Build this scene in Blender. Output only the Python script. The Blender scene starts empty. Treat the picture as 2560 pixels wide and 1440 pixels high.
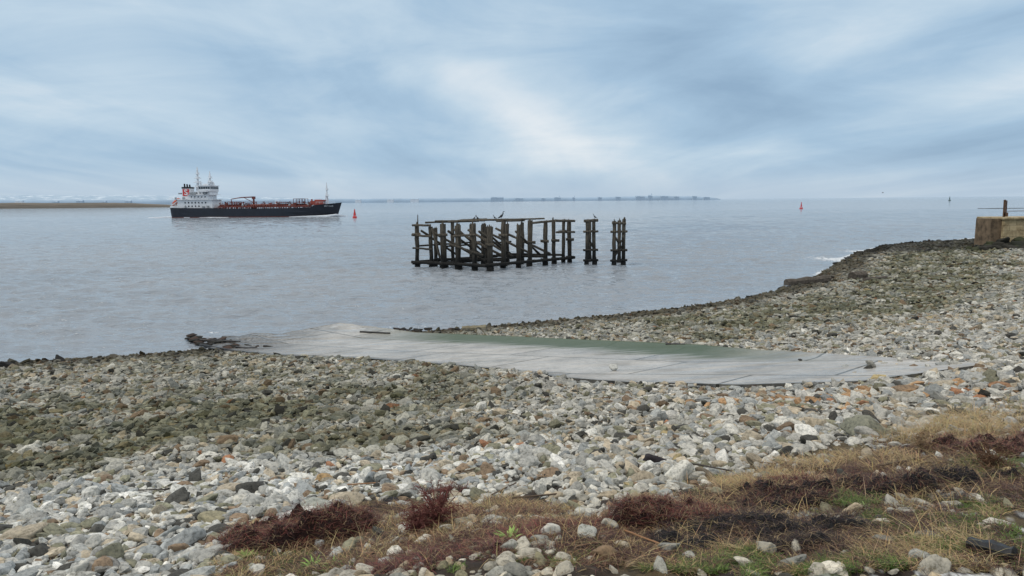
import bpy, bmesh, math, random
import numpy as np
from mathutils import Vector, Matrix
rad=math.radians
rng=np.random.default_rng(7); random.seed(7)
sc=bpy.context.scene
sc.view_settings.view_transform='Standard'
COL=sc.collection
# ------------------------------------------------------------------ camera
EYE=7.0; FOC=1849.0; PITCH=rad(6.75); ROLL=rad(0.48)
fw=Vector((0,math.cos(PITCH),-math.sin(PITCH))); r0=Vector((1,0,0)); u0=Vector((0,math.sin(PITCH),math.cos(PITCH)))
RT=r0*math.cos(ROLL)-u0*math.sin(ROLL); UP=u0*math.cos(ROLL)+r0*math.sin(ROLL)
cam=bpy.data.cameras.new('camera'); cam.lens=26; cam.sensor_width=36; cam.clip_start=0.1; cam.clip_end=60000
co=bpy.data.objects.new('camera',cam); COL.objects.link(co)
m=Matrix((RT,UP,-fw)).transposed().to_4x4(); m.translation=Vector((0,0,EYE)); co.matrix_world=m
sc.camera=co
# ------------------------------------------------------------------ noise
LAT=rng.random((256,256))
def vn(x,y):
    x=np.asarray(x,float); y=np.asarray(y,float)
    xi=np.floor(x).astype(np.int64); yi=np.floor(y).astype(np.int64); fx=x-xi; fy=y-yi
    fx=fx*fx*(3-2*fx); fy=fy*fy*(3-2*fy)
    a=LAT[xi&255,yi&255]; b=LAT[(xi+1)&255,yi&255]; c=LAT[xi&255,(yi+1)&255]; d=LAT[(xi+1)&255,(yi+1)&255]
    return (a*(1-fx)+b*fx)*(1-fy)+(c*(1-fx)+d*fx)*fy
def fbm(x,y,o=4):
    s=0;a=.5;t=0
    for i in range(o):
        s=s+a*vn(x*2**i+17.3*i,y*2**i+9.1*i); t+=a; a*=.5
    return s/t
def sstep(a,b,x):
    t=np.clip((x-a)/(b-a),0,1); return t*t*(3-2*t)
# ------------------------------------------------------------------ shore / terrain
SH=np.array([(-3000,-900),(-300,-60),(-100,3),(-60,16),(-35,26),(-22,32),(-16,34),(-9,37),(-2,40),(6,44),(14,49),(20,55),(26,63),(32,73),(42,90),(55,108),(73,121),(110,150),(200,200),(3000,1500)],float)
def sdist(x,y):
    x=np.asarray(x,float); y=np.asarray(y,float); sh=x.shape; X=x.ravel(); Y=y.ravel()
    best=np.full(X.shape,1e18)
    for a,b in zip(SH[:-1],SH[1:]):
        dx,dy=b-a; L=dx*dx+dy*dy
        t=np.clip(((X-a[0])*dx+(Y-a[1])*dy)/L,0,1)
        best=np.minimum(best,(X-a[0]-t*dx)**2+(Y-a[1]-t*dy)**2)
    d=np.sqrt(best); s=np.where(Y<np.interp(X,SH[:,0],SH[:,1]),1,-1)
    return (d*s).reshape(sh)
def z0(x,y,d=None):
    if d is None: d=sdist(x,y)
    z=np.interp(d,[-400,-30,0,8,20,28,33,37,60,200,3000],[-4,-3,0,.8,2.2,3.5,4.6,5.25,5.5,6,8])
    return z*np.where(d>0,1-.58*sstep(34,66,np.asarray(y,float)),1)
def P(px,py,z=None):
    v=RT*((px-1280)/FOC)+UP*((720-py)/FOC)+fw
    if z is not None:
        t=(z-EYE)/v.z; return Vector((v.x*t,v.y*t,z))
    ts=np.concatenate([np.arange(1,60,.05),np.arange(60,400,.5)])
    zz=EYE+v.z*ts; g=z0(v.x*ts,v.y*ts); k=int(np.argmax(zz<g))
    t=ts[k]; return Vector((v.x*t,v.y*t,float(g[k])))
def inpoly(x,y,poly):
    x=np.asarray(x); y=np.asarray(y); c=np.zeros(x.shape,bool); n=len(poly)
    for i in range(n):
        x1,y1=poly[i][0],poly[i][1]; x2,y2=poly[(i+1)%n][0],poly[(i+1)%n][1]
        if y1==y2: continue
        cond=((y1>y)!=(y2>y))&(x<(x2-x1)*(y-y1)/(y2-y1)+x1); c^=cond
    return c
LOW=[P(520,874,.1),P(600,886,.1)]+[P(*p) for p in [(690,892),(900,899),(1150,918),(1330,937),(1560,961),(1850,969),(2150,960),(2460,918)]]
UPP=[P(560,838,.1),P(700,833,.1)]+[P(*p) for p in [(850,834),(1030,838),(1300,850),(1550,863),(1750,873),(2050,893),(2250,903),(2450,911)]]
SLIP=[(p.x,p.y) for p in LOW]+[(p.x,p.y) for p in reversed(UPP)]
SOIL=[(p.x,p.y) for p in [P(*q) for q in [(480,1500),(580,1330),(1000,1235),(1250,1235),(1480,1262),(1650,1215),(1900,1145),(2250,1075),(2560,1020),(2900,960),(3100,1500)]]]+[(3,-3),(-2,-3)]
def soilmask(x,y):
    n=(fbm(np.asarray(x)*2.2,np.asarray(y)*2.2)-.5)*1.9
    return inpoly(x+n,y+n*.8,SOIL)
def terr(x,y,d=None):
    x=np.asarray(x,float); y=np.asarray(y,float)
    if d is None: d=sdist(x,y)
    z=z0(x,y,d)+((fbm(x*.4,y*.4)-.5)*.28+(fbm(x*1.9+7,y*1.9,2)-.5)*.12)*np.clip(d/5,0,1)*np.clip(1-d/300,0,1)
    return z
# seaweed heaps: px,py,width px,depth m,height,type
MND=[(740,1340,290,.5,.2,0),(1300,1368,120,.3,.05,2),(1640,1305,280,.45,.13,0),(1900,1345,420,.6,.09,1),(2070,1245,420,.5,.12,1),(2330,1215,360,.4,.09,1),(2510,1120,240,.6,.13,3),(1040,1425,230,.25,.04,2),(1100,1225,90,.25,.03,1),(1250,1300,220,.3,.03,4),(1200,1400,180,.3,.06,2),(2000,1215,180,.3,.10,0),(2080,1365,260,.3,.07,1),(860,1325,110,.25,.13,0),(1450,1340,200,.3,.06,0),(1780,1285,200,.3,.07,0)]
def mprm(mn):
    p=P(mn[0],mn[1]); D=(p-Vector((0,0,EYE))).length; return p,mn[2]/FOC*D/2,mn[3]/2
MP=[mprm(q) for q in MND]
def inmound(x,y,k=.85,types=(0,1,2,3)):
    c=np.zeros(np.shape(x),bool)
    for (p,rx,ry),mn in zip(MP,MND):
        if mn[5] not in types: continue
        c|=((x-p.x)/rx)**2+((y-p.y)/ry)**2<k*k
    return c
# ------------------------------------------------------------------ materials
def mat(name):
    m=bpy.data.materials.new(name); m.use_nodes=True; nt=m.node_tree; return m,nt,nt.nodes['Principled BSDF']
def N(nt,t,**k):
    n=nt.nodes.new(t)
    for a,b in k.items(): setattr(n,a,b)
    return n
def ramp(nt,src,stops):
    r=N(nt,'ShaderNodeValToRGB'); e=r.color_ramp.elements
    while len(e)<len(stops): e.new(.5)
    for i,(p,c) in enumerate(stops):
        e[i].position=p; e[i].color=(*c,1) if len(c)==3 else c
    nt.links.new(src,r.inputs[0]); return r
def noise(nt,vec,scale,detail=6,rough=.6,dist=0):
    n=N(nt,'ShaderNodeTexNoise'); n.inputs['Scale'].default_value=scale; n.inputs['Detail'].default_value=detail
    n.inputs['Roughness'].default_value=rough; n.inputs['Distortion'].default_value=dist
    if vec is not None: nt.links.new(vec,n.inputs['Vector'])
    return n
def mix(nt,a,b,f,mode='MIX'):
    n=N(nt,'ShaderNodeMix',data_type='RGBA',blend_type=mode)
    for s,v in ((n.inputs[6],a),(n.inputs[7],b),(n.inputs[0],f)):
        if isinstance(v,bpy.types.NodeSocket): nt.links.new(v,s)
        elif isinstance(v,(int,float)): s.default_value=v
        else: s.default_value=(*v,1)
    return n.outputs[2]
def bump(nt,b,h,strength,dist):
    n=N(nt,'ShaderNodeBump'); n.inputs['Strength'].default_value=strength; n.inputs['Distance'].default_value=dist
    nt.links.new(h,n.inputs['Height']); nt.links.new(n.outputs[0],b.inputs['Normal']); return n
def simple(name,c,rough=.7,var=.35,scale=3,bs=.3,bd=.02,metal=0):
    m,nt,b=mat(name); tc=N(nt,'ShaderNodeTexCoord'); n=noise(nt,tc.outputs['Object'],scale)
    lo=[max(0,x*(1-var)) for x in c]; hi=[min(1,x*(1+var)) for x in c]
    r=ramp(nt,n.outputs[0],[(.3,lo),(.7,hi)]); nt.links.new(r.outputs[0],b.inputs['Base Color'])
    b.inputs['Roughness'].default_value=rough; b.inputs['Metallic'].default_value=metal
    if bs: bump(nt,b,n.outputs[0],bs,bd)
    return m
def attrmat(name,attr=True,rough=.88,bs=.6,bd=.012):
    m,nt,b=mat(name)
    if attr: a=N(nt,'ShaderNodeAttribute',attribute_name='Col').outputs['Color']
    else: a=N(nt,'ShaderNodeObjectInfo').outputs['Color']
    g=N(nt,'ShaderNodeNewGeometry')
    n=noise(nt,g.outputs['Position'],22,5,.8)
    r=ramp(nt,n.outputs[0],[(.34,(.42,.41,.37)),(.5,(1,1,1)),(.66,(1.35,1.31,1.22))])
    c=mix(nt,a,r.outputs[0],1.0,'MULTIPLY')
    nt.links.new(c,b.inputs['Base Color']); b.inputs['Roughness'].default_value=rough; b.inputs['Specular IOR Level'].default_value=.3
    bump(nt,b,n.outputs[0],bs,bd)
    return m
# ------------------------------------------------------------------ mesh helpers
def npmesh(name,V,faces_list,mat,col=None,smooth=False,link=True):
    me=bpy.data.meshes.new(name); me.vertices.add(len(V)); me.vertices.foreach_set('co',np.ascontiguousarray(V,np.float32).ravel())
    idx=np.concatenate([f.ravel() for f in faces_list]).astype(np.int32)
    tot=np.concatenate([np.full(len(f),f.shape[1]) for f in faces_list]).astype(np.int32)
    st=np.concatenate([[0],np.cumsum(tot)[:-1]]).astype(np.int32)
    me.loops.add(len(idx)); me.loops.foreach_set('vertex_index',idx)
    me.polygons.add(len(tot)); me.polygons.foreach_set('loop_start',st); me.polygons.foreach_set('loop_total',tot)
    me.update(calc_edges=True)
    me.polygons.foreach_set('use_smooth',np.full(len(tot),smooth))
    if col is not None:
        a=me.attributes.new('Col','FLOAT_COLOR','POINT'); c=np.ones((len(V),4),np.float32); c[:,:3]=col; a.data.foreach_set('color',c.ravel())
    if mat: me.materials.append(mat)
    ob=bpy.data.objects.new(name,me)
    if link: COL.objects.link(ob)
    return ob
def tag(o,label=None,cat=None,kind=None,group=None):
    if label: o['label']=label
    if cat: o['category']=cat
    if kind: o['kind']=kind
    if group: o['group']=group
    return o
def empty(name,loc=(0,0,0),rz=0,label=None,cat=None,group=None):
    e=bpy.data.objects.new(name,None); e.location=loc; e.rotation_euler=(0,0,rz); e.empty_display_size=.3; COL.objects.link(e)
    return tag(e,label,cat,None,group)
class B:
    def __init__(s): s.v=[]; s.f=[]
    def box(s,c,sz,R=None,taper=1.0):
        R=R or Matrix.Identity(3); o=len(s.v); c=Vector(c)
        for dz in (-1,1):
            k=taper if dz>0 else 1
            for dx,dy in ((-1,-1),(1,-1),(1,1),(-1,1)):
                s.v.append(c+R@Vector((dx*sz[0]/2*k,dy*sz[1]/2*k,dz*sz[2]/2)))
        for q in ((0,3,2,1),(4,5,6,7),(0,1,5,4),(1,2,6,5),(2,3,7,6),(3,0,4,7)): s.f.append([o+i for i in q])
        return s
    def tube(s,pts,rads,n=8,jit=0,square=0,rot=0,sq=(1,1)):
        pts=[Vector(p) for p in pts]; o=len(s.v); k=len(pts)
        for i,p in enumerate(pts):
            t=(pts[min(i+1,k-1)]-pts[max(i-1,0)]).normalized()
            a=Vector((0,0,1)) if abs(t.z)<.9 else Vector((math.cos(rot),math.sin(rot),0))
            x=t.cross(a).normalized(); y=t.cross(x).normalized()
            for j in range(n):
                th=2*math.pi*(j+.5)/n; c,q=math.cos(th),math.sin(th)
                rr=1.0
                if square: rr=1/max(abs(c),abs(q))**square
                rr*=rads[i]*(1+random.uniform(-jit,jit))
                s.v.append(p+x*c*rr*sq[0]+y*q*rr*sq[1])
        for i in range(k-1):
            for j in range(n):
                a=o+i*n+j; b=o+i*n+(j+1)%n; s.f.append([a,b,b+n,a+n])
        s.f.append([o+j for j in reversed(range(n))]); s.f.append([o+(k-1)*n+j for j in range(n)])
        return s
    def obj(s,name,mat,parent=None,label=None,smooth=False,bevel=0):
        me=bpy.data.meshes.new(name); me.from_pydata([tuple(v) for v in s.v],[],s.f)
        bm=bmesh.new(); bm.from_mesh(me); bmesh.ops.recalc_face_normals(bm,faces=bm.faces); bm.to_mesh(me); bm.free()
        me.materials.append(mat)
        if smooth:
            me.polygons.foreach_set('use_smooth',[True]*len(me.polygons))
        o=bpy.data.objects.new(name,me); COL.objects.link(o)
        if parent: o.parent=parent
        if label: o['label']=label
        if bevel:
            md=o.modifiers.new('b','BEVEL'); md.width=bevel; md.segments=2
        return o
def timber(b,p0,p1,w,h=None,seg=6,jit=.1,rot=0):
    p0=Vector(p0); p1=Vector(p1); h=h or w
    pts=[p0.lerp(p1,i/seg)+Vector([random.uniform(-1,1)*w*.05 for _ in range(3)]) for i in range(seg+1)]
    pts[0]=p0; pts[-1]=p1
    b.tube(pts,[w/2]*(seg+1),n=8,jit=jit,square=.75,rot=rot,sq=(1,h/w))
def polar(angs,radii):
    A,R=np.meshgrid(angs,radii); x=R*np.sin(A); y=R*np.cos(A); na=len(angs); nr=len(radii)
    i=np.arange(nr-1)[:,None]*na; j=np.arange(na)[None,:]; j2=(j+1)%na
    F=np.stack([i+j,i+na+j,i+na+j2,i+j2],-1).reshape(-1,4)[:,::-1]
    return x.ravel(),y.ravel(),F
def angles(nf,half,nb):
    f=np.linspace(-half,half,nf); b=np.linspace(half,2*math.pi-half,nb)[1:-1]; return np.concatenate([f,b])
# ------------------------------------------------------------------ ground
rr=[.6]
while rr[-1]<150: rr.append(rr[-1]*1.009)
while rr[-1]<40000: rr.append(rr[-1]*1.09)
ang=angles(420,rad(44),90)
x,y,Fc=polar(ang,np.array(rr)); d=sdist(x,y); z=terr(x,y,d)
z=np.where(inpoly(x,y,SLIP),z0(x,y,d)-.12,z)
soil=soilmask(x,y)&(x*x+y*y<900)
n1=fbm(x*3,y*3,5); n2=fbm(x*1.3+40,y*1.3,5); n3=fbm(x*9,y*9,4)
z=z+np.where(soil,(n3-.5)*.07,0)
c=np.zeros((len(x),3)); c[:]=(.06,.054,.043); c*= (.4+.8*n1)[:,None]
sc1=np.array((.036,.024,.017))*(.3+1.1*n3)[:,None]
straw=np.array((.17,.125,.065)); green=np.array((.065,.09,.025))
cs=sc1+0*x[:,None]
w=sstep(.5,.62,n2)[:,None]; cs=cs*(1-w)+straw*(.3+n3)[:,None]*w*.6
w=sstep(.5,.62,fbm(x*1.7+9,y*1.7+3,5))[:,None]*sstep(.8,2.2,x)[:,None]; cs=cs*(1-w)+green*(.4+n3)[:,None]*w
snowzone=sstep(1.4,2.4,x)*sstep(6.2,4.6,y+0*x)
w=(sstep(.50,.57,fbm(x*7+5,y*7+77,5))*sstep(.42,.5,n3)*snowzone)[:,None]; cs=cs*(1-w)+np.array((.66,.69,.72))*w
c=np.where(soil[:,None],cs,c)
c=np.where((d<3)[:,None],c*.6,c)
m,nt,b=mat('ground_material')
a=N(nt,'ShaderNodeAttribute',attribute_name='Col').outputs['Color']; g=N(nt,'ShaderNodeNewGeometry')
vo=N(nt,'ShaderNodeTexVoronoi'); vo.inputs['Scale'].default_value=16; nt.links.new(g.outputs['Position'],vo.inputs['Vector'])
vr=ramp(nt,vo.outputs['Color'],[(0,(.5,.5,.5)),(1,(1.7,1.65,1.5))])
nn=noise(nt,g.outputs['Position'],40,4,.7)
cc=mix(nt,a,vr.outputs[0],.7,'MULTIPLY'); nt.links.new(cc,b.inputs['Base Color']); b.inputs['Roughness'].default_value=.9
ad=N(nt,'ShaderNodeMath',operation='SUBTRACT'); nt.links.new(nn.outputs[0],ad.inputs[0]); nt.links.new(vo.outputs['Distance'],ad.inputs[1])
bump(nt,b,ad.outputs[0],.8,.03)
gr=npmesh('ground',np.stack([x,y,z],1),[Fc],m,c,True)
tag(gr,'sloping shingle beach and grassy bank soil','ground','structure')
# ------------------------------------------------------------------ water
rr=[22.]
while rr[-1]<500: rr.append(rr[-1]*1.0045)
while rr[-1]<45000: rr.append(rr[-1]*1.05)
ang=angles(600,rad(46),60); x,y,Fc=polar(ang,np.array(rr)); r=np.hypot(x,y)
z=np.zeros_like(x); sp=np.maximum(r*.0045,r*.0027)
for i in range(56):
    L=.40*(1.06**i); th=rad(-98)+rng.normal()*.38; k=2*math.pi/L; ph=rng.random()*6.28
    amp=L*.0150*(1 if L<1.6 else (1.6/L)**1.45)
    z+=amp*np.sin(k*(x*math.cos(th)+y*math.sin(th))+ph+2.2*(vn(x*.12+i*3,y*.12)))*sstep(1.9,3.4,L/sp)
d=sdist(x,y); z*=np.clip(.2-d/9,.12,1)*np.clip(400/r,0,1)*(.8+.4*fbm(x*.05,y*.05,3))
m,nt,b=mat('water_material')
g=N(nt,'ShaderNodeNewGeometry'); mp=N(nt,'ShaderNodeMapping'); mp.inputs['Scale'].default_value=(.4,1,1); mp.inputs['Rotation'].default_value=(0,0,.08); nt.links.new(g.outputs['Position'],mp.inputs[0])
n1=noise(nt,mp.outputs[0],2.1,4,.55,.3); n3=noise(nt,mp.outputs[0],.03,4,.55,.6)
bump(nt,b,n1.outputs[0],1.0,.27)
at=N(nt,'ShaderNodeAttribute',attribute_name='Col'); sep=N(nt,'ShaderNodeSeparateColor'); nt.links.new(at.outputs['Color'],sep.inputs[0])
body=ramp(nt,n3.outputs[0],[(.35,(.23,.265,.305)),(.65,(.28,.305,.335))])
fn=noise(nt,g.outputs['Position'],2.2,6,.75,.8)
fm=N(nt,'ShaderNodeMath',operation='MULTIPLY_ADD'); nt.links.new(sep.outputs[0],fm.inputs[0]); fm.inputs[1].default_value=.34; nt.links.new(fn.outputs[0],fm.inputs[2])
fr=ramp(nt,fm.outputs[0],[(.73,(0,0,0)),(.83,(1,1,1))])
nt.links.new(mix(nt,body.outputs[0],(.70,.73,.76),fr.outputs[0]),b.inputs['Base Color'])
b.inputs['IOR'].default_value=1.33
rg=N(nt,'ShaderNodeMapRange'); nt.links.new(fr.outputs[0],rg.inputs[0]); rg.inputs[3].default_value=.06; rg.inputs[4].default_value=.8; nt.links.new(rg.outputs[0],b.inputs['Roughness'])
foam=np.exp(-((d+.6)/.6)**2)*(1.1*sstep(.46,.66,fbm(x*.2+3,y*.2,3)))+.55*np.exp(-((x+7)/5)**2-((y-40.3-(x+9)*.2)/.6)**2)
pi_=P(2075,648,0); foam+=1.0*np.exp(-((x-pi_.x)/3)**2-((y-pi_.y)/5)**2); pi_=P(2150,628,0); foam+=.9*np.exp(-((x-pi_.x)/4)**2-((y-pi_.y)/4)**2)
pi_=P(540,834,0); foam+=.7*np.exp(-((x-pi_.x)/1.8)**2-((y-pi_.y-.3)/.5)**2)
fc=np.zeros((len(x),3)); fc[:,0]=np.clip(foam,0,1)
wa=npmesh('water',np.stack([x,y,z],1),[Fc],m,fc,True)
tag(wa,'rippled blue grey estuary water','water','structure')
# ------------------------------------------------------------------ slipway
def resamp(P_,n):
    A=np.array([tuple(p) for p in P_]); s=np.concatenate([[0],np.cumsum(np.linalg.norm(np.diff(A[:,:2],axis=0),axis=1))]); t=np.linspace(0,s[-1],n)
    return np.stack([np.interp(t,s,A[:,i]) for i in range(2)],1),s[-1]
ns,ntv=180,30
Lp,LL=resamp(LOW,ns); Up,_=resamp(UPP,ns)
V=[];ST=[]
for i in range(ns):
    for j in range(ntv):
        t=j/(ntv-1); kk=1.0 if i<45 else .25; e0=((float(fbm(i*.35,3.3,3))-.5)*.07*(t<.5)+(float(fbm(i*.35,13.3,3))-.5)*.05*(t>=.5))*kk; tt_=t+e0*(1 if j in(0,ntv-1) else .5)
        p=Lp[i]*(1-tt_)+Up[i]*tt_; V.append((p[0],p[1],0)); ST.append((i/(ns-1),t,0))
V=np.array(V); ST=np.array(ST)
V[:,2]=np.maximum(z0(V[:,0],V[:,1])+.06, .12+(fbm(V[:,0]*.9,V[:,1]*.9,4)-.5)*.34*sstep(.20,.0,ST[:,0]))
V[:,2]+= .10*sstep(.86,.98,ST[:,1])*sstep(.05,.3,ST[:,0])*sstep(1,.8,ST[:,0])
i=np.arange(ns-1)[:,None]*ntv; j=np.arange(ntv-1)[None,:]; Fq=np.stack([i+j,i+ntv+j,i+ntv+j+1,i+j+1],-1).reshape(-1,4)
bd=[k*ntv for k in range(ns)]+[(ns-1)*ntv+k for k in range(1,ntv)]+[k*ntv+ntv-1 for k in reversed(range(ns-1))]+[k for k in reversed(range(1,ntv-1))]
n0=len(V); V2=V[bd].copy(); V2[:,2]-=.5; V=np.vstack([V,V2]); ST=np.vstack([ST,ST[bd]])
nb=len(bd); Fs=np.array([[bd[k],n0+k,n0+(k+1)%nb,bd[(k+1)%nb]] for k in range(nb)])[:,::-1]
m,nt,b=mat('wet_concrete')
at=N(nt,'ShaderNodeAttribute',attribute_name='Col'); sp_=N(nt,'ShaderNodeSeparateColor'); nt.links.new(at.outputs['Color'],sp_.inputs[0])
g=N(nt,'ShaderNodeNewGeometry')
mp=N(nt,'ShaderNodeMapping'); mp.inputs['Rotation'].default_value=(0,0,rad(42)); mp.inputs['Scale'].default_value=(1,1,0); nt.links.new(g.outputs['Position'],mp.inputs[0])
big=noise(nt,mp.outputs[0],.6,6,.65); fine=noise(nt,mp.outputs[0],7,5,.7)
mps=N(nt,'ShaderNodeMapping'); mps.inputs['Scale'].default_value=(.25,2.4,1); mps.inputs['Rotation'].default_value=(0,0,rad(48)); nt.links.new(g.outputs['Position'],mps.inputs[0]); strk=noise(nt,mps.outputs[0],1.0,5,.6)
base=ramp(nt,big.outputs[0],[(.3,(.24,.228,.208)),(.48,(.40,.385,.36)),(.72,(.54,.52,.49))])
br=N(nt,'ShaderNodeTexBrick'); br.inputs['Scale'].default_value=1; br.inputs['Mortar Size'].default_value=.045; br.inputs['Brick Width'].default_value=5.2; br.inputs['Row Height'].default_value=3.2; br.offset=.35
br.inputs['Color1'].default_value=(.78,.775,.76,1); br.inputs['Color2'].default_value=(1.14,1.13,1.11,1); br.inputs['Mortar'].default_value=(.28,.27,.24,1); nt.links.new(mp.outputs[0],br.inputs['Vector'])
c1=mix(nt,base.outputs[0],br.outputs[0],1.0,'MULTIPLY')
fr_=ramp(nt,fine.outputs[0],[(.3,(.72,.72,.72)),(.7,(1.15,1.15,1.15))]); c1=mix(nt,c1,fr_.outputs[0],1.0,'MULTIPLY')
def mth(op,a,b_=None,cl=False):
    n=N(nt,'ShaderNodeMath',operation=op); n.use_clamp=cl
    for i_,v in enumerate((a,b_)):
        if v is None: continue
        if isinstance(v,(int,float)): n.inputs[i_].default_value=v
        else: nt.links.new(v,n.inputs[i_])
    return n.outputs[0]
tt=mth('ADD',sp_.outputs[1],mth('MULTIPLY',mth('SUBTRACT',strk.outputs[0],.5),.55))
gm=ramp(nt,tt,[(.62,(0,0,0)),(.80,(1,1,1))]).outputs[0]
gs=ramp(nt,sp_.outputs[0],[(.22,(0,0,0)),(.40,(1,1,1)),(.76,(1,1,1)),(.9,(0,0,0))]).outputs[0]
gf=mth('MULTIPLY',mth('MULTIPLY',gm,gs),.9)
c1=mix(nt,c1,(.045,.08,.035),gf)
dk=ramp(nt,sp_.outputs[0],[(.0,(1,1,1)),(.09,(.75,.75,.75)),(.2,(0,0,0))]).outputs[0]
c1=mix(nt,c1,(.03,.024,.02),mth('MULTIPLY',dk,ramp(nt,fine.outputs[0],[(.42,(1,1,1)),(.62,(.4,.4,.4))]).outputs[0]))
edg=ramp(nt,sp_.outputs[1],[(.0,(1,1,1)),(.04,(.7,.7,.7)),(.06,(0,0,0))]).outputs[0]
c1=mix(nt,c1,(.05,.045,.035),mth('MULTIPLY',edg,ramp(nt,sp_.outputs[0],[(.3,(.85,.85,.85)),(.6,(.1,.1,.1))]).outputs[0]))
wf=noise(nt,g.outputs['Position'],1.6,6,.75,.8)
fo=mth('MULTIPLY',ramp(nt,wf.outputs[0],[(.56,(0,0,0)),(.66,(.8,.8,.8))]).outputs[0],mth('MULTIPLY',ramp(nt,sp_.outputs[0],[(.02,(0,0,0)),(.08,(1,1,1)),(.2,(1,1,1)),(.3,(0,0,0))]).outputs[0],ramp(nt,sp_.outputs[1],[(.7,(0,0,0)),(.95,(1,1,1))]).outputs[0]))
c1=mix(nt,c1,(.65,.68,.7),fo)
nt.links.new(c1,b.inputs['Base Color'])
rgb=ramp(nt,strk.outputs[0],[(.42,(.24,.24,.24)),(.62,(.6,.6,.6))]).outputs[0]
rg=mix(nt,rgb,(.6,.6,.6),gf); nt.links.new(rg,b.inputs['Roughness']); b.inputs['Specular IOR Level'].default_value=.36
bump(nt,b,fine.outputs[0],.45,.025)
sl=npmesh('slipway',V,[Fq,Fs],m,ST,True); tag(sl,'wet concrete slipway with green algae running into the water','slipway','structure')
# ------------------------------------------------------------------ rock shapes
def ico(n):
    bm=bmesh.new(); bmesh.ops.create_icosphere(bm,subdivisions=n,radius=1); bm.verts.ensure_lookup_table()
    v=np.array([tuple(q.co) for q in bm.verts]); f=np.array([[w.index for w in q.verts] for q in bm.faces]); bm.free(); return v,f
def rockify(v,seed,rough=0):
    r_=np.random.default_rng(seed); K=10; n=r_.normal(size=(K,3)); n/=np.linalg.norm(n,axis=1)[:,None]; dk=r_.uniform(.42,.85,K)
    q=np.maximum(v@n.T,0)/dk; p=18; s=(1+(q**p).sum(1))**(-1/p)
    if rough: s=s*(1+rough*(fbm(v[:,0]*2.5+v[:,2]*3+seed,v[:,1]*2.5+seed*2.1,5)-.5))
    w=v*s[:,None]; w=w-(w.max(0)+w.min(0))/2; return w/np.abs(w).max(0)
def rots(n,tilt):
    yaw=rng.uniform(0,2*np.pi,n); a=rng.normal(0,tilt,n); b_=rng.normal(0,tilt,n)
    cy,sy=np.cos(yaw),np.sin(yaw); ca,sa=np.cos(a),np.sin(a); cb,sb=np.cos(b_),np.sin(b_)
    Z=np.zeros(n);O=np.ones(n)
    Rz=np.stack([cy,-sy,Z,sy,cy,Z,Z,Z,O],1).reshape(n,3,3); Rx=np.stack([O,Z,Z,Z,ca,-sa,Z,sa,ca],1).reshape(n,3,3); Ry=np.stack([cb,Z,sb,Z,O,Z,-sb,Z,cb],1).reshape(n,3,3)
    return Rx@Ry@Rz
X=[];Y=[];S=[]
r_=2.7
while r_<135:
    size=.066+.0018*min(r_,45)+.0020*max(0,r_-45); sp=size*.79
    n=int(rad(86)*r_/sp); a=np.linspace(-rad(43),rad(43),n)+rng.uniform(-.5,.5,n)*sp/r_
    R_=r_+rng.uniform(-.5,.5,n)*sp
    X.append(R_*np.sin(a)); Y.append(R_*np.cos(a)); S.append(np.full(n,size)); r_+=sp
X=np.concatenate(X);Y=np.concatenate(Y);S=np.concatenate(S)
d=sdist(X,Y); keep=(d>-.9+ .9*fbm(X*.8,Y*.8,2)); 
X,Y,S,d=X[keep],Y[keep],S[keep],d[keep]
ins=inpoly(X,Y,SLIP); sm=soilmask(X,Y)
pe=P(2440,915); nearend=np.exp(-((X-pe.x)/1.6)**2-((Y-pe.y)/1.2)**2)
ins&=~(rng.random(len(X))<nearend*.3)
pk=.14+.5*sstep(.48,.6,fbm(X*1.6+60,Y*1.6,3)); pk=pk*(1-.6*sstep(1.0,2.2,X)*sstep(7,5.5,Y))
keep=(~ins)&(~sm|(rng.random(len(X))<pk)); keep&=(X*X+Y*Y<14000)|(d<25); keep&=~(inmound(X,Y,.85,(0,1,3))&(rng.random(len(X))<.9)); keep&=~(inmound(X,Y,.85,(2,))&(rng.random(len(X))<.6))
X,Y,S,d=X[keep],Y[keep],S[keep],d[keep]; n=len(X)
pr_=P(2150,985); bandr=np.exp(-((X-pr_.x)/3.2)**2-((Y-pr_.y)/1.1)**2)
S=S*np.exp(rng.normal(0,.45,n)); S*=1+.25*(fbm(X*.3+20,Y*.3,2)-.5)*2; S*=1+.35*bandr
bigm=rng.random(n)<.015; S[bigm]*=1.6; S=np.minimum(S,.235+.003*np.hypot(X,Y))
sml=sm[keep]; S[sml]=np.minimum(S[sml],.15)
R_=np.hypot(X,Y)
sx=S/2*rng.uniform(1.0,1.6,n); sy=S/2*rng.uniform(.65,1.0,n); sz=S/2*rng.uniform(.42,.82,n)
Z=terr(X,Y,d)+sz*rng.uniform(-.4,.8,n)
pal=np.array([(.53,.515,.465),(.40,.39,.355),(.33,.34,.33),(.25,.24,.17),(.44,.375,.28),(.23,.165,.11),(.07,.068,.06),(.68,.66,.61),(.36,.18,.10),(.40,.32,.17)])
Wt=np.array([.23,.25,.15,.11,.12,.05,.06,.05,.002,.005]); Wt/=Wt.sum()
ci=rng.choice(len(pal),n,p=Wt); C=pal[ci]*rng.uniform(.66,1.18,n)[:,None]
pr_=P(2100,1000); orz=np.exp(-((X-pr_.x)/1.8)**2-((Y-pr_.y)/.9)**2); pr2=P(930,1190); orz=np.maximum(orz*.34,.2*np.exp(-((X-pr2.x)/.6)**2-((Y-pr2.y)/.15)**2)); sel=(rng.random(n)<orz); C[sel]=np.array((.42,.26,.14))*rng.uniform(.6,1.2,(int(sel.sum()),1))
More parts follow.
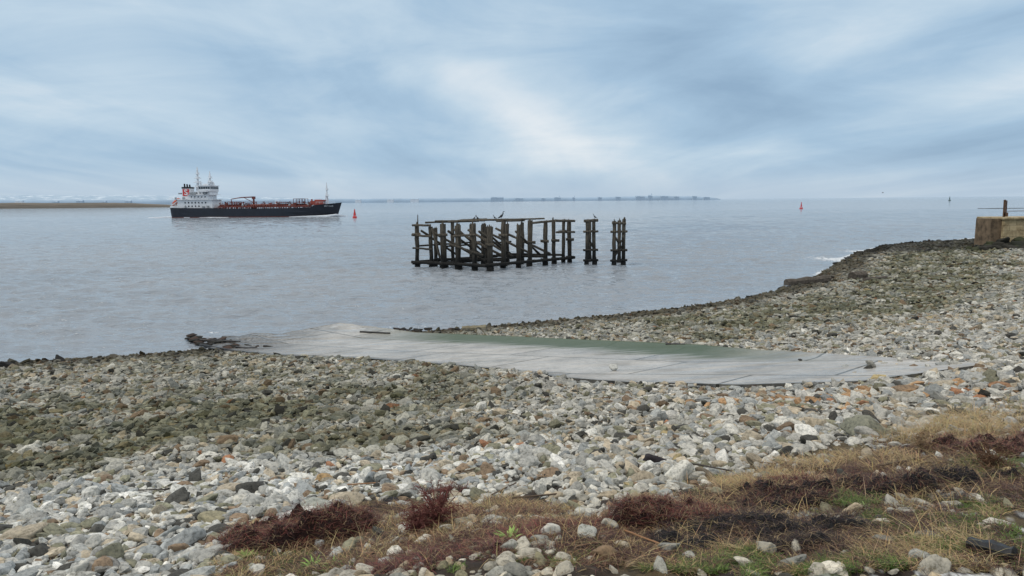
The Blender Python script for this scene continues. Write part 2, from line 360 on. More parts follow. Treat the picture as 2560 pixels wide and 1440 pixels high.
def darkf(X,Y,d):
    nz=fbm(X*.22+5,Y*.22+1,4); nz2=fbm(X*.9+15,Y*.9+31,3)
    left=sstep(3,-3,X+ (nz-.5)*6)
    band=sstep(9.0,11.5,Y+(nz-.5)*5)*left*(.55+.35*sstep(24,17,Y))
    rb=sstep(2,8,X)*sstep(1,5,d)*sstep(17,12,d+(nz-.5)*12)
    k=np.maximum(band*.9,rb*.85)
    k=np.maximum(k,.36*sstep(24,10,d)); k=k*(.5+.75*sstep(.35,.6,nz2))
    return np.clip(k,0,1)
k=darkf(X,Y,d)[:,None]; ol=np.array((.56,.57,.43))
C=C*(1-k)+ C*ol*.66*k
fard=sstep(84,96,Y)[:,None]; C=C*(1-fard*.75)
wet=sstep(3.8,.6,d+(fbm(X*.5,Y*.5,2)-.5)*3)[:,None]; C=C*(1-wet)+C*np.array((.28,.26,.22))*wet
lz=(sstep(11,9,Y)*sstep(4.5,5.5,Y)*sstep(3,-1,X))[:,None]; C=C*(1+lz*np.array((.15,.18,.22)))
warm=sstep(8,4,R_)[:,None]*sstep(-3,0,X)[:,None]; C=C*(1-warm*np.array((.0,.05,.14)))
vis=(np.abs(X/Y)<.69)&((EYE-Z)/Y<.53)
score=np.where(vis,S/R_,0); order=np.argsort(-score); ind=order[:285]; rest=order[285:]
RM=rots(n,.38)
near=rest[R_[rest]<12]; far=rest[R_[rest]>=12]
Vs=[];Fs=[];Cs=[];off=0
for idx,lvl in ((near,2),(far,1)):
    bv,bf=ico(lvl); pr=[rockify(bv,s) for s in range(24)]; pi=rng.integers(0,24,len(idx))
    for q in range(24):
        ii=idx[pi==q]; 
        if len(ii)==0: continue
        M_=RM[ii]; L=pr[q][None]*np.stack([sx[ii],sy[ii],sz[ii]],1)[:,None,:]
        W=np.einsum('nij,nvj->nvi',M_,L)+np.stack([X[ii],Y[ii],Z[ii]],1)[:,None,:]
        nv=len(bv); Vs.append(W.reshape(-1,3)); Fs.append((bf[None]+ (np.arange(len(ii))*nv)[:,None,None]+off).reshape(-1,3)); off+=nv*len(ii)
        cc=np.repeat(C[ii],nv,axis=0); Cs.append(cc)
sm_=attrmat('stone_material')
st=npmesh('beach_shingle',np.concatenate(Vs),[np.concatenate(Fs)],sm_,np.concatenate(Cs),False)
tag(st,'grey and olive cobbles covering the sloping beach','shingle','stuff')
som=attrmat('loose_stone_material',False)
bv,bf=ico(4); protos=[]
for s in range(20):
    o=npmesh('stone_shape',rockify(bv,s,.32),[bf],som,None,True,link=False); protos.append(o.data); bpy.data.objects.remove(o)
def put(name,me,loc,scale,rot,col,label,cat,group=None):
    o=bpy.data.objects.new(name,me); o.location=loc; o.scale=scale; o.rotation_euler=rot; o.color=(*col,1); COL.objects.link(o); return tag(o,label,cat,None,group)
def descr(c):
    r,g,b_=c; v=(r+g+b_)/3
    if r>b_*2.2: return 'orange brown'
    if v<.13: return 'dark'
    if v>.42: return 'pale whitish'
    if r>b_*1.4: return 'tan'
    return 'grey'
for i in ind:
    E=Matrix(RM[i].tolist()).to_euler()
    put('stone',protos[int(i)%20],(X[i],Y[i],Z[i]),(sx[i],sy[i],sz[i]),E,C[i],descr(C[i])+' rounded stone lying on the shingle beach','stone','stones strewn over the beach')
def rockat(px,py,wpx,col,hr=.6,label='large grey boulder among the beach stones',name='boulder',seed=0,depth=.8,sink=.25,flat=0):
    p=P(px,py); D=(p-Vector((0,0,EYE))).length; w=wpx/FOC*D
    h=w*hr
    z=float(terr(p.x,p.y)) if not flat else float(p.z)+.06
    if len(label.split())<4: label+=' lying on the beach'
    return put(name,protos[seed%20],(p.x,p.y,z+h*.5-h*sink),(w/2,w/2*depth,h/2),(random.uniform(-.15,.15),random.uniform(-.15,.15),random.uniform(-.5,.5)),col,label,'rock')
G=(.34,.325,.28);T=(.40,.35,.27);LG=(.52,.505,.45)
for a in [(2165,1080,110,(.22,.22,.17),.6,'large grey lichen covered boulder on the beach'),(1635,1160,70,(.03,.026,.03),.6,'dark purplish black boulder'),
 (1880,1100,55,T,.6,'tan boulder among cobbles'),(1800,1062,50,G,.5,'grey boulder among cobbles'),(1362,1150,50,G,.7,'grey boulder with flat face'),
 (1465,1290,55,LG,.6,'pale angular boulder near the bank'),(1378,1370,48,LG,.9,'pale upright pointed stone'),(1466,1372,46,(.42,.42,.38),.9,'pale grey upright stone'),
 (60,1365,80,T,.5,'tan boulder on the beach'),(790,1275,85,(.38,.39,.35),.5,'broad grey boulder beside dark fibre pile'),(530,1310,70,(.33,.30,.2),.5,'yellowish lichen stone'),
 (2440,960,60,(.36,.36,.34),.45,'grey slab beside the slipway'),(2260,1000,75,G,.4,'flat grey slab of rock'),(2480,955,50,G,.5,'grey rock beside the slipway'),(2360,975,45,T,.5,'tan rock beside the slipway'),
 (1930,1050,65,T,.3,'flat tan slab'),(1730,1075,65,(.27,.26,.2),.35,'flat olive slab'),(1760,1190,42,(.18,.15,.11),.8,'brown standing rock'),(1450,1240,45,G,.6,'grey boulder'),
 (2200,1365,50,(.22,.21,.18),.55,'small grey rock on frosted grass'),(1160,1330,50,(.33,.31,.25),.5,'grey rock in red seaweed'),(970,1415,50,(.42,.41,.38),.5,'pale rock at the bank edge'),
 (640,1410,55,(.36,.37,.34),.5,'pale grey rock among leaves'),(250,1430,80,(.27,.26,.24),.4,'grey rock partly buried'),(980,1265,36,(.03,.03,.035),.6,'black rock'),
 (470,1020,50,(.03,.035,.018),.35,'weed covered dark rock'),(630,1040,44,(.03,.03,.025),.4,'dark weed covered rock'),(1150,1240,50,G,.5,'grey boulder'),(2060,1000,50,(.38,.24,.13),.35,'orange sandstone slab'),
 (1960,1010,34,(.36,.16,.09),.45,'broken red brick rubble'),(2120,1000,34,(.42,.28,.15),.45,'orange stone'),(2160,1012,34,(.32,.17,.10),.5,'rust coloured stone'),(1780,975,24,(.40,.13,.08),.4,'broken red brick'),(1885,968,18,(.38,.12,.08),.5,'broken red brick'),(2500,975,46,(.28,.16,.09),.5,'rusty brown rock'),(2110,1010,30,(.38,.24,.13),.5,'orange stone'),(1500,1190,40,LG,.6,'pale boulder'),(1560,1130,36,G,.6,'grey boulder'),(2080,1010,26,(.38,.19,.11),.5,'red brick fragment'),(2200,985,32,(.36,.20,.11),.4,'red sandstone slab'),(1700,1010,34,(.42,.41,.37),.5,'pale stone'),(2000,1090,44,T,.5,'tan stone'),(1760,1120,40,(.33,.31,.25),.5,'grey stone'),(1955,1120,60,T,.4,'broad tan boulder'),(1550,1390,44,T,.5,'tan stone'),(1120,1180,36,LG,.6,'pale stone'),(1310,1230,40,G,.6,'grey stone'),(810,1215,44,(.40,.27,.14),.7,'yellow brown sandstone lump'),(600,1270,50,LG,.5,'pale grey stone'),(2030,1040,50,T,.5,'tan boulder below the slipway'),(2300,1040,60,T,.5,'tan boulder below the slipway'),(2400,1010,50,G,.5,'grey boulder below the slipway')]:
    rockat(a[0],a[1],a[2],a[3],a[4],a[5],seed=random.randint(0,19))
for a in [(1534,932,22,(.5,.5,.47),.7,'pale stone lying on the wet slipway'),(2176,925,24,(.3,.29,.26),.75,'grey stone lying on the wet slipway'),(2258,903,24,(.5,.5,.47),.6,'pale stone lying on the slipway edge'),(2000,907,10,(.06,.06,.06),.5,'small dark stone on the slipway')]:
    rockat(a[0],a[1],a[2],a[3],a[4],a[5],name='stone',seed=random.randint(0,13),flat=1,sink=.05)
for a in [(18,920,30,.7),(148,905,28,.7),(1040,830,20,.5),(1010,832,30,.6),(1790,775,16,.7),(1695,775,18,.5),(250,905,18,.5),(330,898,16,.5),(2125,650,26,.3),(2095,662,22,.3)]:
    rockat(a[0],a[1],a[2],(.022,.022,.022),a[3],'black wet rock at the water edge',name='wet_rock',seed=random.randint(0,13))
for i in range(175):
    t=random.random(); px=480+t*250+random.gauss(0,10); py=850+t*40+random.uniform(-9,8)
    s=random.uniform(.08,.26)
    if i>140: px=random.uniform(900,1180); py=829+random.uniform(-4,4); s*=.9
    p=P(px,py,0.05)
    put('wet_rock',protos[i%20],(p.x,p.y,random.uniform(.03,.14)),(s*random.uniform(1,2.2),s*.8,s*.34),(random.uniform(-.2,.2),random.uniform(-.2,.2),random.uniform(0,6)),random.choice([(.02,.018,.016),(.035,.025,.02),(.03,.03,.026),(.07,.045,.035)]),'dark broken rubble awash at the slipway end','rock','broken rubble at the water edge')
for i in range(36):
    px=random.uniform(2160,2420); py=616+(2420-px)*.10+random.uniform(-6,8)
    p=P(px,py,.1); s=random.uniform(.35,.8)
    put('wet_rock',protos[i%20],(p.x,p.y,max(.05,float(terr(p.x,p.y)))+.05),(s*1.4,s*.9,s*.45),(0,0,random.uniform(0,6)),random.choice([(.02,.02,.018),(.04,.038,.033),(.06,.058,.05)]),'dark wet rock along the low shoreline','rock','dark rocks along the shoreline')
# ------------------------------------------------------------------ grass and fibres
def blades(pos,h,lean,w,col,heading=None,droop=.25):
    n=len(pos); th=rng.uniform(0,2*np.pi,n) if heading is None else heading
    dr=np.stack([np.cos(th),np.sin(th),0*th],1); sd=np.stack([-np.sin(th),np.cos(th),0*th],1); up=np.array((0,0,1.))
    cv=rng.normal(0,.3,n)
    V=[]
    for t,ww in ((0,1),(.4,.85),(.75,.55),(1,0)):
        p=pos+dr*(lean*t**1.6)[:,None]+sd*(cv*lean*t*t)[:,None]+up*(h*(t-droop*t*t))[:,None]
        if ww: V+= [p-sd*(w*ww/2)[:,None],p+sd*(w*ww/2)[:,None]]
        else: V.append(p)
    V=np.stack(V,1); o=(np.arange(n)*7)[:,None]
    q=np.concatenate([o+np.array([[0,1,3,2]]),o+np.array([[2,3,5,4]])]); t3=o+np.array([[4,5,6]])
    return V.reshape(-1,3),q,t3,np.repeat(col,7,axis=0)
def scatter_poly(pxpoly,n,clump=.5,thr=.45,sc_=2.0,nomound=False):
    poly=[(q.x,q.y) for q in [P(*p) for p in pxpoly]]; xs=[p[0] for p in poly]; ys=[p[1] for p in poly]
    X=rng.uniform(min(xs),max(xs),n*8); Y=rng.uniform(min(ys),max(ys),n*8)
    k=inpoly(X+(fbm(X*3,Y*3,3)-.5)*.8,Y+(fbm(X*3+9,Y*3,3)-.5)*.8,poly)&(fbm(X*sc_+clump*31,Y*sc_,4)>thr)
    if nomound: k&=~(inmound(X,Y,.8)&(rng.random(len(X))<.7))
    X=X[k][:n];Y=Y[k][:n]
    return np.stack([X,Y,terr(X,Y)],1)
lm,nt,b=mat('grass_material'); a=N(nt,'ShaderNodeAttribute',attribute_name='Col'); nt.links.new(a.outputs['Color'],b.inputs['Base Color']); b.inputs['Roughness'].default_value=.7
def grass(name,parts,label,cat):
    Vs=[];Q=[];T3=[];Cc=[];o=0
    for pos,h,lean,w,col,droop in parts:
        n=len(pos)
        if n==0: continue
        col=np.array(col)*rng.uniform(.5,1.3,(n,1))*(1+rng.normal(0,.08,(n,3)))
        v,q,t,c_=blades(pos,h*rng.uniform(.3,1.2,n),lean*rng.uniform(.3,1.4,n),w*rng.uniform(.7,1.3,n),np.clip(col,0,1),droop=droop)
        Vs.append(v);Q.append(q+o);T3.append(t+o);Cc.append(c_);o+=len(v)
    ob=npmesh(name,np.concatenate(Vs),[np.concatenate(Q),np.concatenate(T3)],lm,np.concatenate(Cc),True)
    return tag(ob,label,cat,'stuff')
straw=(.40,.29,.14); gre=(.12,.185,.035)
ALLSOIL=[(620,1440),(640,1350),(1000,1260),(1250,1250),(1480,1280),(1650,1240),(1900,1180),(2250,1110),(2600,1050),(2600,1440)]
parts=[]
for poly,n,h,thr in [([(2200,1110),(2400,1040),(2560,990),(2620,1100),(2350,1150)],2600,.18,.48),([(1620,1290),(1720,1200),(2000,1190),(2150,1230),(1900,1270),(1700,1300)],4200,.14,.45),
   ([(1850,1190),(1950,1150),(2300,1120),(2300,1160),(2000,1210)],2300,.15,.48),
   ([(1100,1290),(1250,1240),(1500,1290),(1500,1330),(1250,1330)],2800,.09,.44),([(1500,1440),(1600,1380),(2100,1380),(2560,1270),(2600,1440)],5500,.08,.45),([(450,1440),(560,1380),(900,1390),(900,1440)],1600,.09,.44),([(0,1440),(0,1300),(300,1300),(500,1440)],220,.08,.52),
   ([(2280,1110),(2400,1030),(2480,1040),(2430,1120)],2000,.3,.3),(ALLSOIL,11000,.08,.43),(ALLSOIL,3500,.18,.5)]:
    pos=scatter_poly(poly,n,random.random(),thr,3.2,True); parts.append((pos,h,h*1.3,.004,straw,.5))
grass('dry_grass',parts,'tufts of straw coloured dead grass on the bank','grass')
parts=[]
for poly,n,h,thr in [([(1600,1440),(1700,1375),(1950,1395),(2150,1400),(2300,1440)],12000,.06,.38),([(2230,1400),(2280,1290),(2450,1250),(2620,1260),(2620,1430)],9000,.055,.45),([(2060,1270),(2120,1240),(2200,1250),(2160,1290)],1200,.09,.33),
   ([(2360,1190),(2450,1150),(2600,1150),(2600,1200)],2200,.08,.33),([(540,1410),(620,1370),(900,1390),(900,1440),(600,1440)],3200,.06,.38),([(2050,1340),(2160,1290),(2250,1330),(2100,1370)],2000,.06,.38),([(1000,1440),(1050,1390),(1500,1390),(1500,1440)],2200,.05,.48),([(1240,1420),(1250,1340),(1420,1350),(1400,1420)],900,.06,.4)]:
    pos=scatter_poly(poly,n,random.random(),thr,4,True); parts.append((pos,h,h*.9,.0045,gre,.35))
grass('green_grass',parts,'short green grass patches on the bank','grass')
parts=[]
for col,n,thr in (((.085,.03,.02),14000,.47),((.045,.018,.013),14000,.45),((.15,.085,.045),9000,.48),((.24,.15,.08),6000,.48)):
    pos=scatter_poly(ALLSOIL,n,random.random(),thr,2.6); pos[:,2]+=.02; parts.append((pos,.065,.13,.0042,col,.7))
pos=scatter_poly([(900,1440),(950,1380),(1250,1330),(1500,1370),(1600,1440)],5500,.3,.46,4); parts.append((pos,.06,.10,.004,(.10,.036,.026),.7))
pos=scatter_poly([(1950,1180),(2560,1040),(2600,1130),(2200,1210)],3500,.3,.42,3); parts.append((pos,.07,.14,.004,(.10,.045,.03),.7))
grass('dead_bracken',parts,'matted red brown dead weed and roots on the bank','dead weed')
fm_=simple('fibre_mound',(.026,.009,.007),.95,.7,30,1,.04); fb_=simple('black_mound',(.006,.005,.006),.85,.6,30,1,.04); fr3=simple('red_mound',(.035,.014,.010),.95,.6,30,1,.04)
def mound(k,mat_,fcol,nf,label,name='seaweed_pile',flen=.13):
    cx,cy,wpx,dpt,h,_=MND[k]; p,rx,ry=MP[k]; rx*=1.4; ry*=1.4; nr_,na=54,130
    a=np.linspace(0,2*np.pi,na,endpoint=False)
    xs=[];ys=[];rs=[]
    for k2 in range(nr_):
        r=(k2+1)/nr_
        xs.append(rx*r*np.cos(a)); ys.append(ry*r*np.sin(a)); rs.append(np.full(na,r))
    lx=np.concatenate([[0]]+xs); ly=np.concatenate([[0]]+ys); lr=np.concatenate([[0]]+rs)
    wx=p.x+lx; wy=p.y+ly
    q=1-lr**2+(fbm(wx*5+cx,wy*5,5)-.5)*3.6-.22; q=np.minimum(q,(1-lr)*4)
    zz=terr(wx,wy)+h*np.sign(q)*np.abs(np.clip(q,-.5,1))**.7*(.1+1.6*fbm(wx*7,wy*7,4))+.08*(fbm(wx*18,wy*18,4)-.5)-.01
    zz=np.where(q<0,np.minimum(zz,terr(wx,wy)-.04),zz)
    F3=np.array([[0,1+k_,1+(k_+1)%na] for k_ in range(na)]); Fq=[]
    for r in range(nr_-1):
        for k_ in range(na):
            q_=1+r*na; Fq.append([q_+k_,q_+na+k_,q_+na+(k_+1)%na,q_+(k_+1)%na])
    top=empty(name,(p.x,p.y,float(terr(p.x,p.y))),0,label,'seaweed')
    V=np.stack([wx-p.x,wy-p.y,zz-top.location.z],1)
    o=npmesh('mound',V,[F3,np.array(Fq)],mat_,None,True); o.parent=top
    cand=np.nonzero(q>-.25)[0]; wts=lr[cand]+.02; i=rng.choice(cand,nf,p=wts/wts.sum()); pos=V[i]+rng.normal(0,.006,(nf,3)); pos[:,:2]+=rng.normal(0,.03,(nf,2)); 
    pos[:,2]=np.maximum(pos[:,2],(terr(pos[:,0]+p.x,pos[:,1]+p.y)-top.location.z))
    col=np.array(fcol)*rng.uniform(.2,2.4,(nf,1))*(1+rng.normal(0,.12,(nf,3)))
    st_=rng.random(nf)<.17; col[st_]=np.array((.32,.23,.12))*rng.uniform(.4,1.2,(int(st_.sum()),1))
    v,qq,t,c_=blades(pos,rng.uniform(.0,.10,nf),rng.uniform(.03,flen,nf),rng.uniform(.002,.005,nf),np.clip(col,0,1),droop=.7)
    f=npmesh('fibre',v,[qq,t],lm,c_,True); f.parent=top; f['kind']='stuff'
    return top
RED=(.08,.022,.014)
for k,(mt_,fc_,nf,lb) in enumerate([(fm_,RED,8000,'clump of dark red brown washed up seaweed fibres'),(fr3,(.12,.04,.03),2500,'reddish dried seaweed beside pale stones'),(fm_,RED,7000,'dark red seaweed heap in dead grass'),
   (fb_,(.025,.013,.011),5000,'black rotted seaweed spread on the bank'),(fb_,(.05,.016,.01),6500,'black and brown seaweed heap edging the grass'),(fb_,(.03,.015,.012),4500,'black decayed seaweed on the bank'),
   (fm_,(.12,.05,.035),6000,'brown red dead bracken and weed heap'),(fr3,(.10,.036,.028),2600,'thin mat of red brown dried seaweed'),(fb_,(.05,.02,.015),800,'small dark patch of seaweed on stones'),
   (fm_,(.16,.08,.045),2300,'thin brown mat of dead weed on stones'),(fr3,(.11,.04,.03),3000,'reddish matted dried seaweed near the grass'),(fm_,RED,3500,'dark red seaweed lump beside straw grass'),(fb_,(.03,.015,.01),2500,'small black seaweed patch in green grass'),(fm_,RED,2500,'dark seaweed lump with trailing fibres'),(fm_,RED,3000,'small dark red seaweed tangle among stones'),(fm_,(.06,.03,.02),3000,'brown seaweed tangle in dead straw')]): mound(k,mt_,fc_,nf,lb)
def twig_plant(px,py,hgt,n,col,label):
    p=P(px,py); p.z=float(terr(p.x,p.y)); top=empty('dead_plant',p,0,label,'plant'); b=B()
    for i in range(n):
        th=random.uniform(0,6.28); l=random.uniform(.2,1)*hgt; ln=random.uniform(.1,.75)*hgt
        pts=[Vector((0,0,-.02)),Vector((math.cos(th)*ln*.3,math.sin(th)*ln*.3,l*.45)),Vector((math.cos(th)*ln*.7,math.sin(th)*ln*.7,l*.8)),Vector((math.cos(th)*ln,math.sin(th)*ln,l))]
        b.tube(pts,[.003,.0025,.002,.001],n=4)
        for k in range(13):
            q=pts[1].lerp(pts[3],random.random()); dv=Vector((random.gauss(0,1),random.gauss(0,1),random.uniform(-.4,1.0))).normalized()*random.uniform(.02,.07)
            b.tube([q,q+dv*.6,q+dv+Vector((0,0,-.01))],[.0024,.0022,.001],n=3)
    b.obj('stem',simple('dead_stem',col,.8,.4,20,0),top)
twig_plant(1095,1330,.36,70,(.15,.045,.035),'dead red brown bushy plant standing among stones')
twig_plant(1045,1345,.24,50,(.13,.038,.03),'small dead red brown plant among stones')
twig_plant(2480,1180,.25,40,(.12,.06,.03),'dry brown weed stalks on the bank')
twig_plant(2300,1130,.18,24,(.20,.13,.07),'pale dry weed stalks on the bank')
def leafy(px,py,n,L,col,label):
    p=P(px,py); p.z=float(terr(p.x,p.y)); top=empty('leafy_plant',p,0,label,'plant')
    pos=rng.normal(0,.012,(n,3)); pos[:,2]=0
    v,q,t,c_=blades(pos,rng.uniform(.5,1,n)*L,rng.uniform(.5,1,n)*L,rng.uniform(.15,.28,n)*L,np.array(col)*rng.uniform(.7,1.3,(n,1)),droop=.4)
    o=npmesh('leaf',v,[q,t],lm,c_,True); o.parent=top
leafy(1278,1385,26,.14,(.28,.40,.10),'bright green leafy weed sprouting between stones')
leafy(780,1405,20,.11,(.22,.33,.08),'green leafy weed beside seaweed clump')
leafy(830,1412,16,.10,(.24,.33,.1),'green leafy weed among stones')
leafy(610,1390,18,.10,(.22,.28,.07),'yellow green leafy weed beside seaweed clump')
leafy(2165,1285,16,.08,(.2,.3,.09),'green weed tuft on dark soil')
# ------------------------------------------------------------------ driftwood
wd=simple('driftwood',(.09,.075,.06),.9,.5,6,.7,.03); wdb=simple('charred_wood',(.008,.008,.009),.45,.4,14,.8,.02)
def log(p1,p2,w,mat_,label,name='driftwood_log',h=None,lift=.0,zf=None):
    if zf is None:
        a=P(*p1); c_=P(*p2); a.z=float(terr(a.x,a.y))+w*.45+lift; c_.z=float(terr(c_.x,c_.y))+w*.45+lift
    else: a=P(*p1,zf); c_=P(*p2,zf+lift)
    mid=(a+c_)/2; b=B(); timber(b,a-mid,c_-mid,w,h,seg=8,jit=.13)
    o=b.obj(name,mat_); o.location=mid; tag(o,label,'driftwood'); return o
log((1965,716),(2072,706),.62,wd,'long grey driftwood beam on the shingle')
log((2130,703),(2160,700),.75,wd,'squared timber baulk end on shingle',h=.8)
log((2160,706),(2215,698),.35,wd,'weathered timber lying on the shingle')
log((1155,829),(1215,826),.3,simple('pale_wood',(.24,.21,.14),.9),'pale timber baulk at the water edge')
log((1665,872),(1712,872),.10,wdb,'dark timber plank across the slipway edge',lift=.1)
log((2425,1390),(2535,1412),.10,wdb,'black charred timber lying on frosted grass',h=.08)
log((1300,940),(1420,948),.05,wdb,'thin dark stick beside the slipway')
for a_,b_,w_ in [((500,862),(590,878),.10),((500,850),(600,854),.09),((560,878),(650,890),.12),((655,885),(740,894),.12),((900,829),(975,833),.09),((720,880),(822,866),.09),((590,868),(668,874),.10)]:
    log(a_,b_,w_,wdb,'broken dark slipway timber awash at the water edge','broken_timber',zf=.16,lift=.02)
for a_,b_ in [((860,1190),(940,1180)),((1140,1195),(1230,1170)),((1700,1165),(1830,1185)),((2050,1180),(1900,1165)),((1230,1245),(1290,1205)),((330,1245),(420,1240)),((860,1235),(960,1225)),((900,1190),(985,1186)),((1280,1260),(1400,1240)),((1830,1225),(1960,1200)),((1560,1350),(1650,1370)),((2200,1180),(2330,1150))]:
    log(a_,b_,.014,simple('twig_wood',random.choice([(.13,.09,.06),(.3,.16,.08),(.05,.04,.035)]),.9),'thin twig washed up on the stones','twig',lift=.05)
# ------------------------------------------------------------------ timber jetty
m,nt,b=mat('old_timber'); g=N(nt,'ShaderNodeNewGeometry'); sx_=N(nt,'ShaderNodeSeparateXYZ'); nt.links.new(g.outputs['Position'],sx_.inputs[0])
mp=N(nt,'ShaderNodeMapping'); mp.inputs['Scale'].default_value=(6,6,.8); nt.links.new(g.outputs['Position'],mp.inputs[0]); n1=noise(nt,mp.outputs[0],1.5,5,.7)
rc=ramp(nt,n1.outputs[0],[(.3,(.022,.018,.013)),(.5,(.07,.058,.042)),(.72,(.19,.165,.125))])
mr=N(nt,'ShaderNodeMapRange'); nt.links.new(sx_.outputs[2],mr.inputs[0]); mr.inputs[1].default_value=.9; mr.inputs[2].default_value=3.2
c1=mix(nt,(.006,.006,.005),rc.outputs[0],mr.outputs[0]); nt.links.new(c1,b.inputs['Base Color']); b.inputs['Roughness'].default_value=.85; bump(nt,b,n1.outputs[0],.7,.06)
TIM=m
C0=Vector((-2.2,74.3,0)); CA=Vector((-10.05,78.4,0)); CB=Vector((6.55,83.5,0)); va=CA-C0; vb=CB-C0
jt=empty('timber_jetty',C0,0,'derelict weathered timber jetty frame standing in the water','jetty')
def post(par,p,h,w,lean=.05):
    b=B(); l=Vector((random.uniform(-lean,lean),random.uniform(-lean,lean),0)); q=p-par.location
    timber(b,q+Vector((0,0,-2.5)),q+l+Vector((0,0,h)),w,seg=9,jit=.15,rot=.5)
    for _ in range(2):
        ox=random.uniform(-.25,.25)*w; oy=random.uniform(-.2,.2)*w
        b.tube([q+l+Vector((ox,oy,h-.05)),q+l+Vector((ox*1.2,oy,h+random.uniform(.03,.34)))],[w*.24,w*.07],n=5,jit=.3)
    b.tube([q+Vector((0,0,-1)),q+Vector((0,0,.25)),q+Vector((0,0,.8))],[w*.74,w*.72,w*.5],n=8,jit=.22)
    b.obj('post',TIM,par)
def beam(par,p,q,w,h,name='beam'):
    b=B(); timber(b,p-par.location,q-par.location,w,h,seg=7,jit=.15); b.obj(name,TIM,par)
fa=[0,.2,.42,.62,.79,1]; fb=[.15,.31,.49,.66,.80,.90,1]
V3=lambda p,z:Vector((p.x,p.y,z))
for i,f in enumerate(fa): post(jt,C0+va*f,[4.4,4.7,4.5,4.65,4.35,4.6][i],[.56,.48,.56,.58,.42,.42][i],.09)
for i,f in enumerate(fb): post(jt,C0+vb*(f+[0,.02,-.02,.01,-.015,.01,0][i]),[4.85,4.45,4.9,4.55,4.85,4.7,4.65][i],[.46,.42,.48,.44,.4,.36,.44][i],.1)
for ra,fs in ((1.0,[.2,.4,.62,.8]),(.62,[.16,.45,.75,.95]),(.32,[.24,.66])):
    for f in fs: post(jt,C0+va*ra+vb*f,4.6+random.uniform(-.5,.12),.38,.1)
o_=Vector((-.25,-.25,0)); ob=Vector((.3,-.2,0))
beam(jt,V3(C0+va*.76+o_,4.5),V3(C0+va*1.02+o_,4.48),.2,.22); beam(jt,V3(C0+va*.15+o_,3.6),V3(C0+va*.45+o_,3.4),.22,.22)
beam(jt,V3(C0+va*.75+o_,3.35),V3(C0+va*1.03+o_,3.45),.22,.22); beam(jt,V3(C0-va*.02+o_,.5),V3(C0+va*1.04+o_,.6),.30,.32); beam(jt,V3(C0+va*.75+o_,2.0),V3(C0+va*1.02+o_,2.1),.2,.2)
beam(jt,V3(C0+vb*.46+ob,4.62),V3(C0+vb*.72+ob,4.74),.22,.24); beam(jt,V3(C0+vb*.76+ob,4.78),V3(C0+vb*1.03+ob,4.66),.26,.28); beam(jt,V3(C0-vb*.02+ob,.6),V3(C0+vb*1.03+ob,.55),.30,.32)
beam(jt,V3(C0+vb*.78+ob,3.5),V3(C0+vb*1.03+ob,3.4),.22,.24)
for ra,segs in ((1.0,[(.10,.5,4.72),(.50,.82,4.85)]),(.62,[(.05,.40,4.82),(.44,.95,4.9)]),(.32,[(.36,.7,4.82)])):
    for e0,e1,zz in segs: beam(jt,V3(C0+va*ra+vb*e0,zz),V3(C0+va*ra+vb*e1,zz+random.uniform(-.12,.08)),.24,.2)
for ra in (1.0,.62):
    for zz,e,w_ in ((.6,.95,.3),(2.3,.8,.18)):
        beam(jt,V3(C0+va*ra+vb*.03,zz),V3(C0+va*ra+vb*e,zz+random.uniform(-.12,.12)),w_,w_)
for f in (.16,.42,.66,.9):
    beam(jt,V3(C0+vb*f+va*.25,4.95),V3(C0+vb*f+va*(.94 if f<.8 else .6),4.86),.22,.18)
for f in (.16,.66,.9): beam(jt,V3(C0+vb*f,.9),V3(C0+vb*f+va*.95,.8),.26,.26)
for f in (.05,.2,.38,.56,.76):
    beam(jt,V3(C0+vb*f+va*random.uniform(.7,.85),random.uniform(3.6,4.1)),V3(C0+vb*f+va*random.uniform(0,.15),.8+random.uniform(0,.4)),.28,.24,'brace')
for ra in (.2,.62,1.0):
    beam(jt,V3(C0+va*ra+vb*.05,3.9),V3(C0+va*ra+vb*.45,1.0),.25,.23,'brace')
    beam(jt,V3(C0+va*ra+vb*.48,3.7),V3(C0+va*ra+vb*.80,.9),.25,.23,'brace')
beam(jt,V3(C0+va*.74+o_,4.2),V3(C0+va*.60+o_*2,1.2),.32,.24,'brace')
beam(jt,V3(C0+va*.5+o_,2.6),V3(C0+va*.05+o_,1.5),.26,.24,'brace')
for f in fa+[-x_ for x_ in fb]:
    p=C0+(va*f if f>=0 else vb*(-f)); 
    for zz in ((.55,),(.5,3.5),(.6,2.6))[random.randrange(3)]:
        beam(jt,V3(p,zz)+Vector((-.45,-.34,0)),V3(p,zz)+Vector((.45,-.36,random.uniform(-.05,.05))),.28,.3,'block')
b=B(); b.tube([V3(CA,4.4)-C0+Vector((.15,0,0)),V3(CA,5.6)-C0+Vector((.17,0,0))],[.07,.04],n=6); b.obj('rod',TIM,jt)
